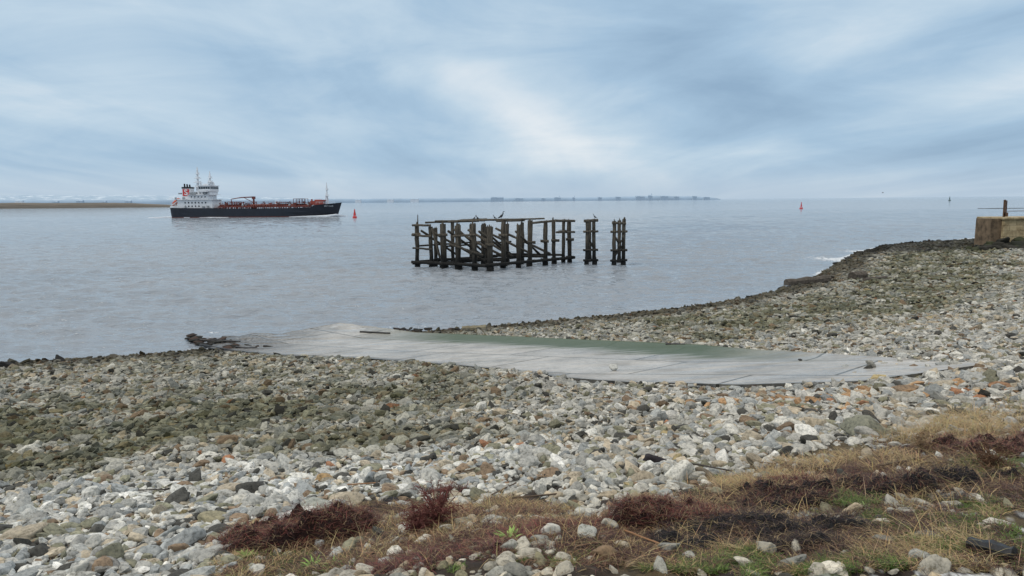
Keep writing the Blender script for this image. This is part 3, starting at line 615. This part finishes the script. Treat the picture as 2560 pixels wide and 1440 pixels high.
def dolphin(pxs,label,brace):
    ps=[P(a,bb,0) for a,bb in pxs]; c=sum(ps,Vector())/len(ps)
    e=empty('timber_dolphin',c,0,label,'mooring posts')
    for p in ps: post(e,p,4.8+random.uniform(-.25,.15),.38,.1)
    a,bq=ps[0],ps[-1]; dx=(bq-a).normalized()*.35
    if not brace: beam(e,V3(a-dx,4.75)+Vector((0,-.25,0)),V3(bq+dx,4.8)+Vector((0,-.25,0)),.28,.3,'cap')
    for zz in (.5,1.6,3.6):
        for p in (ps[0],ps[-1]):
            beam(e,V3(p,zz)+Vector((-.42,-.2,0)),V3(p,zz)+Vector((.38,-.2,0)),.28,.24,'block')
    beam(e,V3(a,3.2)+Vector((0,.2,0)),V3(bq,1.6)+Vector((0,.2,0)),.2,.2,'brace')
    if brace:
        beam(e,V3(ps[0],1.1)+Vector((.1,-.2,0)),V3(ps[-1],3.2)+Vector((.0,-.2,0)),.24,.24,'brace'); beam(e,V3(a-dx*.8,4.55)+Vector((0,-.25,0)),V3(bq+dx*.6,4.45)+Vector((0,-.25,0)),.24,.26,'cap')
dolphin([(1467,662),(1474,655),(1486,661)],'pair of old timber mooring posts with cap standing in water',False)
dolphin([(1535,663),(1548,655),(1558,662)],'group of old timber mooring posts with diagonal brace',True)
# ------------------------------------------------------------------ birds
bird_m=simple('dark_feathers',(.015,.015,.017),.6,.3,10,0)
def cormorant(loc,face,s=1,label='dark cormorant perched on a timber beam'):
    e=empty('cormorant',loc,0 if face>0 else math.pi,label,'bird'); b=B()
    b.tube([(-.42*s,0,.12*s),(-.25*s,0,.18*s),(-.1*s,0,.27*s),(.05*s,0,.40*s),(.13*s,0,.52*s),(.15*s,0,.62*s),(.14*s,0,.72*s),(.18*s,0,.78*s),(.25*s,0,.79*s),(.36*s,0,.78*s)],[.03*s,.07*s,.12*s,.13*s,.09*s,.05*s,.04*s,.05*s,.03*s,.008*s],n=10)
    o=b.obj('body',bird_m,e,smooth=True)
    for q in (.04,-.04):
        l=B(); l.tube([(-.02*s,q,.25*s),(.0,q,0)],[.02,.015],n=5); l.obj('leg',bird_m,e)
def at(px,py,y):
    v=RT*((px-1280)/FOC)+UP*((720-py)/FOC)+fw; t=y/v.y; return Vector((v.x*t,y,EYE+v.z*t))
cormorant(V3(C0+vb*.42+va*.32,5.04),1,1.0); cormorant(V3(C0+vb*.16+va*.35,5.04),-1,.6,'small dark bird perched on a timber beam')
cormorant(V3(C0+vb*.42+va*.7,4.98),1,.5,'small dark bird perched on a timber beam'); dp=P(1486,661,0); cormorant(V3(dp,4.98),-1,.6,'dark bird perched on a mooring post')
cormorant(V3(C0+vb*.42+va*.42,5.03),-1,.55,'small dark bird perched on a timber beam')
p=at(2207,482,300); e=empty('flying_bird',p,0,'grey gull flying low over the sea','bird')
b=B(); b.tube([(-.45,0,0),(-.2,0,.02),(.1,0,.03),(.35,0,.0),(.5,0,-.03)],[.02,.1,.13,.07,.01],n=8); b.obj('body',simple('gull',(.3,.3,.32),.7,.2,4,0),e,smooth=True)
for s in (-1,1):
    b=B(); b.tube([(0,0,.05),(s*.1,s*.4,.3),(s*.0-.1,s*.9,.15)],[.1,.09,.02],n=6,sq=(1,.25)); b.obj('wing',simple('gull_wing',(.25,.25,.28),.7,.2,4,0),e)
# ------------------------------------------------------------------ ship
navy=simple('navy_hull',(.012,.016,.026),.45,.25,.5,0); white=simple('ship_white',(.72,.74,.77),.5,.10,.6,0); redm=simple('ship_red',(.17,.04,.03),.6,.4,.8,0)
orange=simple('ship_orange',(.22,.06,.04),.5,.25,1,0); deckm=simple('deck_red',(.11,.03,.025),.7,.3,.8,0); blackm=simple('ship_black',(.012,.012,.014),.5,.2,1,0); glass=simple('ship_glass',(.02,.03,.04),.15,.2,1,0); greym=simple('ship_grey',(.3,.32,.34),.6,.2,1,0)
S0=Vector((-165.4,366,0)); ship=empty('tanker_ship',S0,rad(-1.2),'dark hulled tanker with white superstructure and red deck pipework under way','ship'); ship.scale=(.975,.975,.985)
stt=[(0,5.2,4.0,4.9,0),(1.5,5.8,5,4.9,0),(5,6.6,6.2,4.8,0),(12,7,7,4.7,0),(22.5,7,7,4.6,0),(22.9,7,7,4.3,0),(40,7,7,4.2,0),(58,7,6.9,4.25,0),(70.5,6.3,5.2,4.6,0),(72.2,6.1,4.8,5.7,0),(77,5.0,3.0,6.1,-.2),(81,3.2,1.3,6.45,-.8),(83.4,1.6,.4,6.7,-1.6),(84.6,.12,.06,6.85,-2.3)]
b=B(); k=len(stt)
for x_,hb,hw,zt,sh in stt:
    for yy,z_,s in ((-hb,zt,0),(-(hb*.6+hw*.4),zt*.5,sh*.5),(-hw,0,sh),(-hw*.8,-2,sh),(hw*.8,-2,sh),(hw,0,sh),((hb*.6+hw*.4),zt*.5,sh*.5),(hb,zt,0)): b.v.append(Vector((x_+s,yy,z_)))
for i in range(k-1):
    for j in range(7): q=i*8+j; b.f.append([q,q+1,q+9,q+8])
b.f.append(list(range(8))); b.f.append([(k-1)*8+j for j in range(8)])
b.obj('hull',navy,ship)
b=B()
for x_,hb,hw,zt,sh in stt:
    g_=.10*(hb-hw)*.4
    for yy,z_ in ((-hw-.05,0),(-hw-.05-g_*1.5,.38),(hw+.05+g_*1.5,.38),(hw+.05,0)): b.v.append(Vector((x_+sh,yy,z_)))
for i in range(k-1):
    q=i*4; b.f.append([q,q+1,q+5,q+4]); b.f.append([q+2,q+3,q+7,q+6])
b.obj('waterline_stripe',deckm,ship)
b=B()
for x_,hb,hw,zt,sh in stt: b.v+= [Vector((x_,-hb*.98,zt-.5)),Vector((x_,hb*.98,zt-.5))]
for i in range(k-1): b.f.append([2*i,2*i+1,2*i+3,2*i+2])
b.obj('deck',deckm,ship)
b=B()
b.box((12.8,0,6.6),(17.4,11.5,4.2)).box((6.5,0,8.95),(6,10,.5)).box((14.2,0,10.0),(10.4,10,2.4)).box((16.2,0,11.9),(8.2,9,1.5)).box((15.2,0,11.15),(12.2,11.5,.16)).box((12.5,0,8.75),(19.5,13,.2)).box((2.2,0,5.3),(4.0,11,1.0))
b.box((10.6,-1.5,10.2),(2.0,3,3.5)).box((20.3,0,5.6),(3.2,9,1.9))
b.obj('superstructure',white,ship)
b=B(); b.box((17.6,0,14.1),(6.0,10,2.8)).box((17.6,0,15.6),(6.8,11,.22)).box((18.0,0,13.0),(3.0,14.5,.9)).box((17,0,16.1),(2.6,4,.9)); b.obj('bridge',white,ship)
for i in range(5):
    b=B(); b.box((15.3+i*1.15,-5.03,14.5),(.95,.1,1.0)); b.obj('window',glass,ship)
for i in range(7):
    b=B(); b.box((20.65,-4.2+i*1.4,14.5),(.1,1.1,1.0)); b.obj('window',glass,ship)
for zz,x0_,nn_,yy in ((7.3,8,7,-5.78),(10.1,11.0,5,-5.03),(12.0,13.5,4,-4.53),(5.6,8,5,-5.78)):
    for i in range(nn_):
        b=B(); b.box((x0_+i*1.7,yy,zz),(.6,.1,.7)); b.obj('window',glass,ship)
b=B()
for i in range(14):
    xx=random.uniform(1,21); zz=random.choice([4.8,8.9,11.3]); b.box((xx,random.uniform(-6,-5.9),zz+.5),(random.uniform(.4,1.3),.6,random.uniform(.6,1.3)))
b.obj('deck_locker',greym,ship)
b=B(); b.box((7.2,0,11.6),(4.4,5,5.6),taper=.93); fun=b.obj('funnel',white,ship)
b=B(); b.box((7.2,0,14.7),(4.3,4.9,.8)); b.obj('funnel_band',blackm,fun)
for j in (-.9,0,.9):
    b=B(); b.tube([(6.9+j,j,15),(6.8+j,j,16.5-.2*j)],[.42,.36],n=8); b.obj('exhaust_pipe',blackm,fun)
b=B(); b.box((7.2,-2.52,12.3),(3.2,.12,3.3)); em=b.obj('emblem',simple('emblem_red',(.55,.03,.03),.5,.1,1,0),fun)
def text(s,size,loc,rot,mat_,par,name,ext=.04):
    c=bpy.data.curves.new(name,'FONT'); c.body=s; c.size=size; c.extrude=ext; c.align_x='CENTER'; c.align_y='CENTER'; c.offset=size*.02
    t=bpy.data.objects.new(name,c); COL.objects.link(t); bpy.context.view_layer.update()
    me=bpy.data.meshes.new_from_object(t.evaluated_get(bpy.context.evaluated_depsgraph_get())); bpy.data.objects.remove(t)
    me.materials.clear(); me.materials.append(mat_); o=bpy.data.objects.new(name,me); COL.objects.link(o); o.location=loc; o.rotation_euler=rot; o.parent=par; return o
text('S',3.8,(7.2,-2.64,12.3),(rad(90),0,0),white,em,'emblem_letter')
text('BRIT CLUB',.95,(79.2,-4.75,5.1),(rad(90),0,rad(27)),greym,ship,'ship_name',.1)
def mast(x,z_0,z_1,bars,name='mast',r=.22):
    b=B(); b.tube([(x,0,z_0),(x,0,z_1-2),(x,0,z_1)],[r*1.4,r,r*.4],n=8)
    b.tube([(x-1.5,0,z_0),(x-.1,0,z_0+(z_1-z_0)*.55)],[r*.6,r*.5],n=6)
    b.tube([(x+1.0,0,z_0),(x+.1,0,z_0+(z_1-z_0)*.45)],[r*.6,r*.5],n=6)
    for zz,w_ in bars: b.box((x,0,zz),(w_,w_*1.3,.18)); b.box((x+.3,0,zz+.5),(w_*.9,.25,.3)); b.tube([(x-w_*.45,0,zz),(x-w_*.45,0,zz+1.3)],[.09,.06],n=5); b.tube([(x+w_*.45,0,zz),(x+w_*.45,0,zz+.9)],[.09,.06],n=5)
    b.obj(name,white,ship)
mast(12.4,11.2,25.0,[(15,3.2),(17.2,3),(19.2,2.4),(21.4,1.6)],r=.42); mast(18.6,15.7,22.8,[(17.4,2.4),(19.4,1.6)],r=.36); mast(77.3,5.8,16.8,[(10,1.6),(13,1.1)],r=.28)
b=B(); b.tube([(14.5,0,13),(13.7,0,17.4)],[.4,.4],n=10); b.tube([(19.6,1,15.7),(19.6,1,16.8),(19.6,1,17.4)],[.7,.7,.2],n=10); b.obj('radar_dome',white,ship)
b=B(); b.tube([(.2,-3,6.0),(1.0,-3,6.7),(2.6,-3,8.0),(3.8,-3,9.0),(4.3,-3,9.3)],[.3,1.0,1.15,1.0,.3],n=12); b.obj('lifeboat',simple('lifeboat_orange',(.5,.09,.04),.5,.1,1,0),ship,smooth=True)
b=B(); b.tube([(0.1,-4.2,4.6),(0.3,-4.2,6.0),(4.6,-4.2,8.9)],[.18]*3,n=6); b.tube([(.1,-1.8,4.6),(.3,-1.8,6),(4.6,-1.8,8.9)],[.18]*3,n=6); b.tube([(2.2,-4.2,4.8),(2.2,-4.2,7.2)],[.15]*2,n=6); b.obj('lifeboat_ramp',white,ship)
def rail(x0,x1,y_,z_,name,mat_,h=1.1):
    b=B(); n_=int(abs(x1-x0)/1.6)
    for i in range(n_+1):
        xx=x0+(x1-x0)*i/n_; b.tube([(xx,y_,z_),(xx,y_,z_+h)],[.06,.06],n=4)
    for hh in (.55,1): b.tube([(x0,y_,z_+h*hh),(x1,y_,z_+h*hh)],[.05,.05],n=4)
    b.obj(name,mat_,ship)
rail(23,70,-6.7,4.2,'railing',redm); rail(23,70,6.7,4.2,'railing',redm); rail(0.3,22,-6.3,8.9,'railing',white); rail(72.5,82,-3.2,6.2,'railing',white); rail(9.5,21.0,-5.5,11.25,'railing',white); rail(.2,4,-5.2,5.8,'railing',white)
b=B()
for i,y_ in enumerate((-5,-4.2,-3,-2.4,-1.8,-1.2,-.6,.6,1.2,1.8,3,4)): b.tube([(24,y_,5.1+.35*(i%4)),(69,y_,5.1+.35*(i%4))],[.22,.22],n=6)
b.obj('cargo_pipe',redm,ship)
b=B()
for i in range(80):
    xx=24.5+i*.58+random.uniform(-.4,.4); yy=random.uniform(-5.5,2); hh=random.uniform(.8,3.2); b.tube([(xx,yy,4.2),(xx,yy,4.2+hh)],[.18,.18],n=5); b.box((xx,yy,4.2+hh),(random.uniform(.4,1.4),.5,.45))
b.obj('deck_valves',redm,ship)
b=B()
for i in range(9): b.tube([(41+i*1.1,-6.2,5.6),(41+i*1.1,-5.9,5.9),(41+i*1.1,6.2,5.9)],[.22]*3,n=6)
for i in range(6): b.box((42+i*1.6,-5.2,5.3),(.5,.5,1.4))
b.obj('manifold',orange,ship)
b=B()
b.box((48,0,6.9),(48,1.5,.14))
for i in range(17): b.tube([(24.5+i*2.9,-.7,4.2),(24.5+i*2.9,-.7,6.9)],[.1,.1],n=4); b.tube([(24.5+i*2.9,-.7,6.9),(24.5+i*2.9,-.7,7.7)],[.05,.05],n=4)
b.tube([(24,-.7,7.7),(72,-.7,7.7)],[.05]*2,n=4); b.obj('walkway',redm,ship)
def crate_frame(x0,x1,z_1,mat_,name):
    b=B()
    for xx in np.linspace(x0,x1,5):
        for y_ in (-4,2): b.tube([(xx,y_,4.2),(xx,y_,z_1)],[.14,.14],n=4)
    for zz in (z_1,(z_1+4.2)/2+.4):
        for y_ in (-4,2): b.tube([(x0,y_,zz),(x1,y_,zz)],[.14,.14],n=4)
        b.box(((x0+x1)/2,-1,zz),(x1-x0,5.8,.12))
    b.obj(name,mat_,ship)
crate_frame(28.5,33,7.6,redm,'pipe_rack'); crate_frame(61.5,67,8.8,redm,'pipe_rack'); crate_frame(53,58,7.2,orange,'pipe_rack'); crate_frame(35.5,39,7.0,redm,'pipe_rack')
b=B(); b.box((72.6,0,6.7),(6.4,5,1.9)).box((75.2,0,7.9),(2.4,3.0,.6)).tube([(70,-1.5,5.5),(70,-1.5,8.6)],[.5,.4],n=10); b.tube([(71.5,-2,7.9),(75,-2,7.9)],[.45,.45],n=10); b.obj('deckhouse',simple('deckhouse_red',(.32,.065,.045),.6,.2,1,0),ship)
b=B()
for x_,y_ in ((26.5,-3.5),(36,-4),(37.5,-3.5),(59.5,-4),(68.5,-3.5),(39,2),(35,3)): b.tube([(x_,y_,4.2),(x_,y_,6.0),(x_,y_,6.4)],[.6,.6,.3],n=10)
b.obj('tank_vent',greym,ship)
b=B(); b.tube([(40.2,0,4.2),(40.2,0,9.9)],[.55,.4],n=10); b.box((40.2,0,9.5),(1.4,1.4,1.3)); b.tube([(40.2,0,9.9),(34,0,9.7),(28.6,0,8.9)],[.3,.25,.18],n=6,square=.7); b.tube([(39.8,0,7.2),(35.5,0,9.5)],[.15,.15],n=6); b.tube([(28.7,0,9.0),(28.7,0,7.0)],[.06,.06],n=4); b.tube([(28.9,0,4.2),(28.9,0,8.5)],[.2,.2],n=6); b.obj('crane',redm,ship)
foamm=simple('foam',(.75,.78,.82),.8,.1,2,.4,.2)
b=B(); b.tube([(60,-7.4,.0),(70,-6.6,.15),(78,-4.6,.25),(82,-2,.5),(84.5,0,.25),(87,.5,.0)],[.15,.35,.5,.7,.5,.2],n=8,jit=.35)
b.obj('bow_wave',foamm,ship)
b=B(); b.tube([(-14,0,-.1),(-6,-1.5,.05),(0,-3.5,.15),(8,-6.5,.1),(30,-7.5,.0)],[.2,.4,.4,.3,.1],n=8,jit=.35)
b.obj('stern_wave',foamm,ship)
# ------------------------------------------------------------------ buoys
def buoy(px,py,h,col,label):
    p=P(px,py,0); e=empty('channel_buoy',p,0,label,'buoy'); mt=simple('buoy_paint',col,.5,.15,2,0)
    b=B(); b.tube([(0,0,-.5),(0,0,.05),(0,0,.32*h*.5),(0,0,.2*h)],[.24*h,.25*h,.24*h,.14*h],n=16); b.obj('float',mt,e)
    b=B()
    for i in range(4):
        t=i*math.pi/2+.4; b.tube([(math.cos(t)*.16*h,math.sin(t)*.16*h,.18*h),(math.cos(t)*.05*h,math.sin(t)*.05*h,.8*h)],[.03*h,.02*h],n=5)
    b.tube([(0,0,.3*h),(0,0,.72*h)],[.12*h,.06*h],n=8)
    b.obj('tower',mt,e)
    b=B(); b.tube([(0,0,.8*h),(0,0,.84*h),(0,0,1.0*h)],[.07*h,.07*h,.05*h],n=10); b.obj('topmark',mt,e)
buoy(887,545,3.8,(.6,.03,.03),'red channel marker buoy near the ship'); buoy(2003,522,4.3,(.6,.04,.05),'red channel marker buoy on open water'); buoy(2374,502,7.5,(.03,.07,.06),'dark green channel buoy far out')
# ------------------------------------------------------------------ concrete block structure (old sea wall)
m,nt,b_=mat('tan_concrete'); g=N(nt,'ShaderNodeNewGeometry'); sx_=N(nt,'ShaderNodeSeparateXYZ'); nt.links.new(g.outputs['Position'],sx_.inputs[0])
n1=noise(nt,g.outputs['Position'],1.1,8,.7); rc=ramp(nt,n1.outputs[0],[(.3,(.17,.12,.06)),(.5,(.42,.33,.19)),(.7,(.56,.46,.30))])
br=N(nt,'ShaderNodeTexBrick'); br.inputs['Scale'].default_value=1; br.inputs['Brick Width'].default_value=1.6; br.inputs['Row Height'].default_value=.7; br.inputs['Mortar Size'].default_value=.025; br.inputs['Color1'].default_value=(.9,.9,.9,1); br.inputs['Color2'].default_value=(1.1,1.1,1.1,1); br.inputs['Mortar'].default_value=(.35,.33,.3,1)
cmb=N(nt,'ShaderNodeCombineXYZ'); sm2=N(nt,'ShaderNodeMath',operation='ADD'); nt.links.new(sx_.outputs[0],sm2.inputs[0]); nt.links.new(sx_.outputs[1],sm2.inputs[1]); nt.links.new(sm2.outputs[0],cmb.inputs[0]); nt.links.new(sx_.outputs[2],cmb.inputs[1]); nt.links.new(cmb.outputs[0],br.inputs['Vector'])
c1=mix(nt,rc.outputs[0],br.outputs[0],1.,'MULTIPLY'); nt.links.new(c1,b_.inputs['Base Color']); b_.inputs['Roughness'].default_value=.9; bump(nt,b_,n1.outputs[0],.6,.08)
CON=m; rust=simple('rust',(.11,.06,.035),.9,.6,5,.4,.02)
bl=P(2505,622); gz=float(terr(bl.x,bl.y)); D=bl.y
sw=empty('sea_wall',(bl.x,bl.y,gz),0,'old tan stone block jetty end with rusty post','sea wall')
topz=at(2500,544,D).z-gz; pm=FOC/D
b=B(); b.box((4.9,2.5,topz/2-.3+.2),(9.8,5,topz+.4-.36),taper=.985); b.obj('wall',CON,sw,bevel=.06)
b=B(); b.box((4.9,2.5,topz-.12),(10.0,5.4,.26)); b.obj('coping',CON,sw,bevel=.04)
b=B(); b.box((-.45,2.0,topz*.48),(22/pm+.5,3.2,topz*.96),taper=.96); b.obj('end_block',simple('stained_concrete',(.15,.105,.065),.95,.6,1.5,.7,.08),sw,'rust stained concrete block on the wall end',bevel=.05)
b=B(); b.box((.55,.9,topz+1.1),(.2,.2,2.1)); b.box((.75,.9,topz+.35),(.5,.2,.5)); b.box((.8,.9,topz+1.2),(.1,.08,1.7)); b.obj('post',rust,sw)
b=B(); b.tube([(.8,.9,topz+.75),(6,1.2,topz+.8)],[.035,.035],n=5); b.obj('rail',rust,sw)
for i in range(70):
    u=random.random(); qx=bl.x-4.6+u*9; v_=random.random(); qy=bl.y-.3-v_*3.5; s=random.uniform(.35,.9)
    hh=(.75*(1-v_)+.15)*min(1,.3+u*1.5)*random.uniform(.5,1.1)
    put('wet_rock',protos[i%14],(qx,qy,float(terr(qx,qy))+hh),(s*1.1,s*.9,s*.65),(random.uniform(-.3,.3),random.uniform(-.3,.3),random.uniform(0,6)),random.choice([(.02,.022,.015),(.03,.028,.022),(.04,.045,.022)]),'dark weed covered rock at the foot of the wall','rock','weed covered rocks below the wall')
# ------------------------------------------------------------------ distant land
def ridge(name,D,px0,px1,topfn,depth,mat_,label,n=240,base=-2):
    V=[];F=[]
    for i in range(n+1):
        px=px0+(px1-px0)*i/n; x_=(px-1280)/FOC*D; hz=501-(px-1280)*.0084; h=max(0.02,(hz-topfn(px))/FOC*D+EYE)
        for yy,hh in ((D,base),(D+depth*.05,h*.5),(D+depth*.25,h*.9),(D+depth*.5,h),(D+depth*2,h*.6)): V.append((x_*(yy/D),yy,hh))
    V=np.array(V)
    for i in range(n):
        for j in range(4): q=i*5+j; F.append([q,q+5,q+6,q+1])
    return tag(npmesh(name,V,[np.array(F)],mat_,None,True),label,'land','structure')
nz=lambda px,s,a,o=0: a*(float(fbm(px*s+o,o+.5,4))-.5)*2
brown,nt,b_=mat('low_bank'); g=N(nt,'ShaderNodeNewGeometry'); mp=N(nt,'ShaderNodeMapping'); mp.inputs['Scale'].default_value=(.01,.01,.5); nt.links.new(g.outputs['Position'],mp.inputs[0]); n1=noise(nt,mp.outputs[0],2,6,.7)
rc=ramp(nt,n1.outputs[0],[(.3,(.11,.105,.09)),(.5,(.17,.15,.125)),(.7,(.25,.215,.185))]); nt.links.new(rc.outputs[0],b_.inputs['Base Color']); b_.inputs['Roughness'].default_value=1
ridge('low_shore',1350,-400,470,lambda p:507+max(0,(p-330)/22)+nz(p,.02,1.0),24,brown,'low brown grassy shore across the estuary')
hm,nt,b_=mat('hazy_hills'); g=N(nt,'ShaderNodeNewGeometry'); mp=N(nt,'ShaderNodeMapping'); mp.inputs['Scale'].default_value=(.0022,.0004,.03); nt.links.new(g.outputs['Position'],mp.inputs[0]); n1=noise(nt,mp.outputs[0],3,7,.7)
rc=ramp(nt,n1.outputs[0],[(.35,(.32,.43,.54)),(.52,(.40,.51,.62)),(.60,(.66,.74,.82)),(.72,(.76,.83,.9))]); nt.links.new(rc.outputs[0],b_.inputs['Base Color']); b_.inputs['Roughness'].default_value=1  # distance haze is painted into the blue base colours; palest stops are snow
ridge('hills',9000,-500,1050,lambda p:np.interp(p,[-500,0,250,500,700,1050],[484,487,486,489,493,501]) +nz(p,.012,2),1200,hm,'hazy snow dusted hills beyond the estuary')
h2=simple('hazy_coast',(.34,.45,.57),1,.12,.004,0)  # pale blue base colour carries the air haze over the coast
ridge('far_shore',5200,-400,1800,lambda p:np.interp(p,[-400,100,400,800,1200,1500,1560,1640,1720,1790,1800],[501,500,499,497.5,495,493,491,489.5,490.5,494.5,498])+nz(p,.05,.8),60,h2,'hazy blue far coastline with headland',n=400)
fbm_=simple('hazy_building',(.40,.51,.63),1,.06,.01,0); fbw=simple('hazy_pale_building',(.65,.72,.8),1,.08,.01,0)  # air haze put into the wall and roof colours as a blue tint
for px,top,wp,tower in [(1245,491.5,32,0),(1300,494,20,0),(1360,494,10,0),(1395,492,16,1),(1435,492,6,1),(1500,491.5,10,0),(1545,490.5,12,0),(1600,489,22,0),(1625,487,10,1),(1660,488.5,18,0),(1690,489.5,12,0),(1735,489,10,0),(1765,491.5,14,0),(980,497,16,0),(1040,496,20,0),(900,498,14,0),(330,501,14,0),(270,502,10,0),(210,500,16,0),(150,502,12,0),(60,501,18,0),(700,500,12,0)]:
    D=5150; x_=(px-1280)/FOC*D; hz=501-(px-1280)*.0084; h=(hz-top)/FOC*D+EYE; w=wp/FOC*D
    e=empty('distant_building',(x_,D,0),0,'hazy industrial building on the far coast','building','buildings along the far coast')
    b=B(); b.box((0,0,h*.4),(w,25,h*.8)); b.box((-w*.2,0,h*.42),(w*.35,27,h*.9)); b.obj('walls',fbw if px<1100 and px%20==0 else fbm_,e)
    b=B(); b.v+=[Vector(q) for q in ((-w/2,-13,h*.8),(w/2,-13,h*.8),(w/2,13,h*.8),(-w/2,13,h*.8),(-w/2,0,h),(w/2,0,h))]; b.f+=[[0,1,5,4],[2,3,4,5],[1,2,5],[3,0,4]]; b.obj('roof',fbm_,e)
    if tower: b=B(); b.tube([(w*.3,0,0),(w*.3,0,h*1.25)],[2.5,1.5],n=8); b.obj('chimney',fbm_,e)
rk=simple('breakwater_stone',(.05,.055,.06),.9,.4,.5,0)
ridge('breakwater',430,2440,2750,lambda p:520+nz(p,.05,.8)+max(0,(2475-p)*.03),6,rk,'low dark breakwater at the water surface',n=80,base=-1)
# ------------------------------------------------------------------ sky world
SUN_EL=rad(50); SUN_AZ=rad(-115)
w=bpy.data.worlds.new('World'); sc.world=w; w.use_nodes=True; nt=w.node_tree; bg=nt.nodes['Background']; out=nt.nodes['World Output']
def M(op,a,b=None,c=None,cl=False):
    n=nt.nodes.new('ShaderNodeMath'); n.operation=op; n.use_clamp=cl
    for i,v in enumerate((a,b,c)):
        if v is None: continue
        if isinstance(v,(int,float)): n.inputs[i].default_value=v
        else: nt.links.new(v,n.inputs[i])
    return n.outputs[0]
tc=N(nt,'ShaderNodeTexCoord'); sp=N(nt,'ShaderNodeSeparateXYZ'); nt.links.new(tc.outputs['Generated'],sp.inputs[0])
dx,dy,dz=sp.outputs
az=M('ARCTAN2',dx,dy); el=M('ARCSINE',dz)
den=M('ADD',M('MAXIMUM',dz,0.0),.07); cx=M('DIVIDE',dx,den); cy=M('DIVIDE',dy,den)
cb=N(nt,'ShaderNodeCombineXYZ'); nt.links.new(cx,cb.inputs[0]); nt.links.new(cy,cb.inputs[1])
mp=N(nt,'ShaderNodeMapping'); mp.inputs['Rotation'].default_value=(0,0,rad(7)); mp.inputs['Scale'].default_value=(.8,.18,1); nt.links.new(cb.outputs[0],mp.inputs[0])
cn=noise(nt,mp.outputs[0],1.0,6,.55,.6)
cb2=N(nt,'ShaderNodeCombineXYZ'); nt.links.new(M('MULTIPLY',az,1.0),cb2.inputs[0]); nt.links.new(M('MULTIPLY',el,3.4),cb2.inputs[1])
cn2=noise(nt,cb2.outputs[0],3.6,7,.56,.5)
f=M('ADD',M('MULTIPLY',M('SUBTRACT',cn.outputs[0],.5),.9),M('MULTIPLY',M('SUBTRACT',cn2.outputs[0],.5),1.2))
f=M('ADD',f,.42)
def blob(px,py,sx,sy,ang,amp):
    a0=math.atan((px-1280)/FOC); e0=(501-(px-1280)*.0084-py)/FOC; ca,sa=math.cos(rad(ang)),math.sin(rad(ang))
    u=M('SUBTRACT',az,a0); v=M('SUBTRACT',el,e0)
    p=M('ADD',M('MULTIPLY',u,ca/(sx/FOC)),M('MULTIPLY',v,sa/(sx/FOC))); q=M('ADD',M('MULTIPLY',u,-sa/(sy/FOC)),M('MULTIPLY',v,ca/(sy/FOC)))
    g=M('EXPONENT',M('MULTIPLY',M('ADD',M('MULTIPLY',p,p),M('MULTIPLY',q,q)),-1.0)); return M('MULTIPLY',g,amp)
for a in [(1360,320,400,90,-26,.36),(1230,230,220,50,-32,.12),(1500,410,380,55,-3,.22),(380,290,420,60,3,.12),(120,60,300,120,0,.18),(1100,90,500,60,-20,.06),(2480,270,350,40,12,.24),(2250,120,400,45,18,.12),
          (1750,180,280,80,-25,-.24),(850,240,300,50,-12,-.12),(2250,400,500,60,3,-.16),(250,420,500,40,0,-.16),(700,380,400,40,-4,-.10),(600,150,260,60,-10,-.08)]:
    f=M('ADD',f,blob(*a))
f=M('MINIMUM',M('MAXIMUM',f,0),1)
cr=ramp(nt,f,[(.0,(.29,.43,.59)),(.33,(.39,.55,.715)),(.62,(.53,.67,.795)),(1.0,(.78,.84,.89))])
hb=M('EXPONENT',M('MULTIPLY',M('POWER',M('DIVIDE',M('MAXIMUM',el,0),.032),2.0),-1.0))
hz_=mix(nt,cr.outputs[0],(.51,.61,.72),M('MULTIPLY',hb,.7))
zn=N(nt,'ShaderNodeMapRange'); zn.interpolation_type='SMOOTHSTEP'; nt.links.new(el,zn.inputs[0]); zn.inputs[1].default_value=.30; zn.inputs[2].default_value=.75
top=mix(nt,hz_,(.97,.96,.94),zn.outputs[0])
sky=N(nt,'ShaderNodeTexSky',sky_type='NISHITA'); sky.sun_disc=False; sky.sun_elevation=SUN_EL; sky.sun_rotation=SUN_AZ
bg2=N(nt,'ShaderNodeBackground'); nt.links.new(sky.outputs[0],bg2.inputs[0]); bg2.inputs[1].default_value=.1
nt.links.new(top,bg.inputs[0]); bg.inputs[1].default_value=1.0
ms=N(nt,'ShaderNodeMixShader'); ms.inputs[0].default_value=.05; nt.links.new(bg.outputs[0],ms.inputs[1]); nt.links.new(bg2.outputs[0],ms.inputs[2]); nt.links.new(ms.outputs[0],out.inputs[0])
sl_=bpy.data.lights.new('sun','SUN'); sl_.energy=1.1; sl_.angle=rad(12); sl_.color=(1,.94,.84); so=bpy.data.objects.new('sun',sl_); COL.objects.link(so)
sd_=Vector((math.sin(SUN_AZ)*math.cos(SUN_EL),math.cos(SUN_AZ)*math.cos(SUN_EL),math.sin(SUN_EL))); so.rotation_euler=sd_.to_track_quat('Z','Y').to_euler()
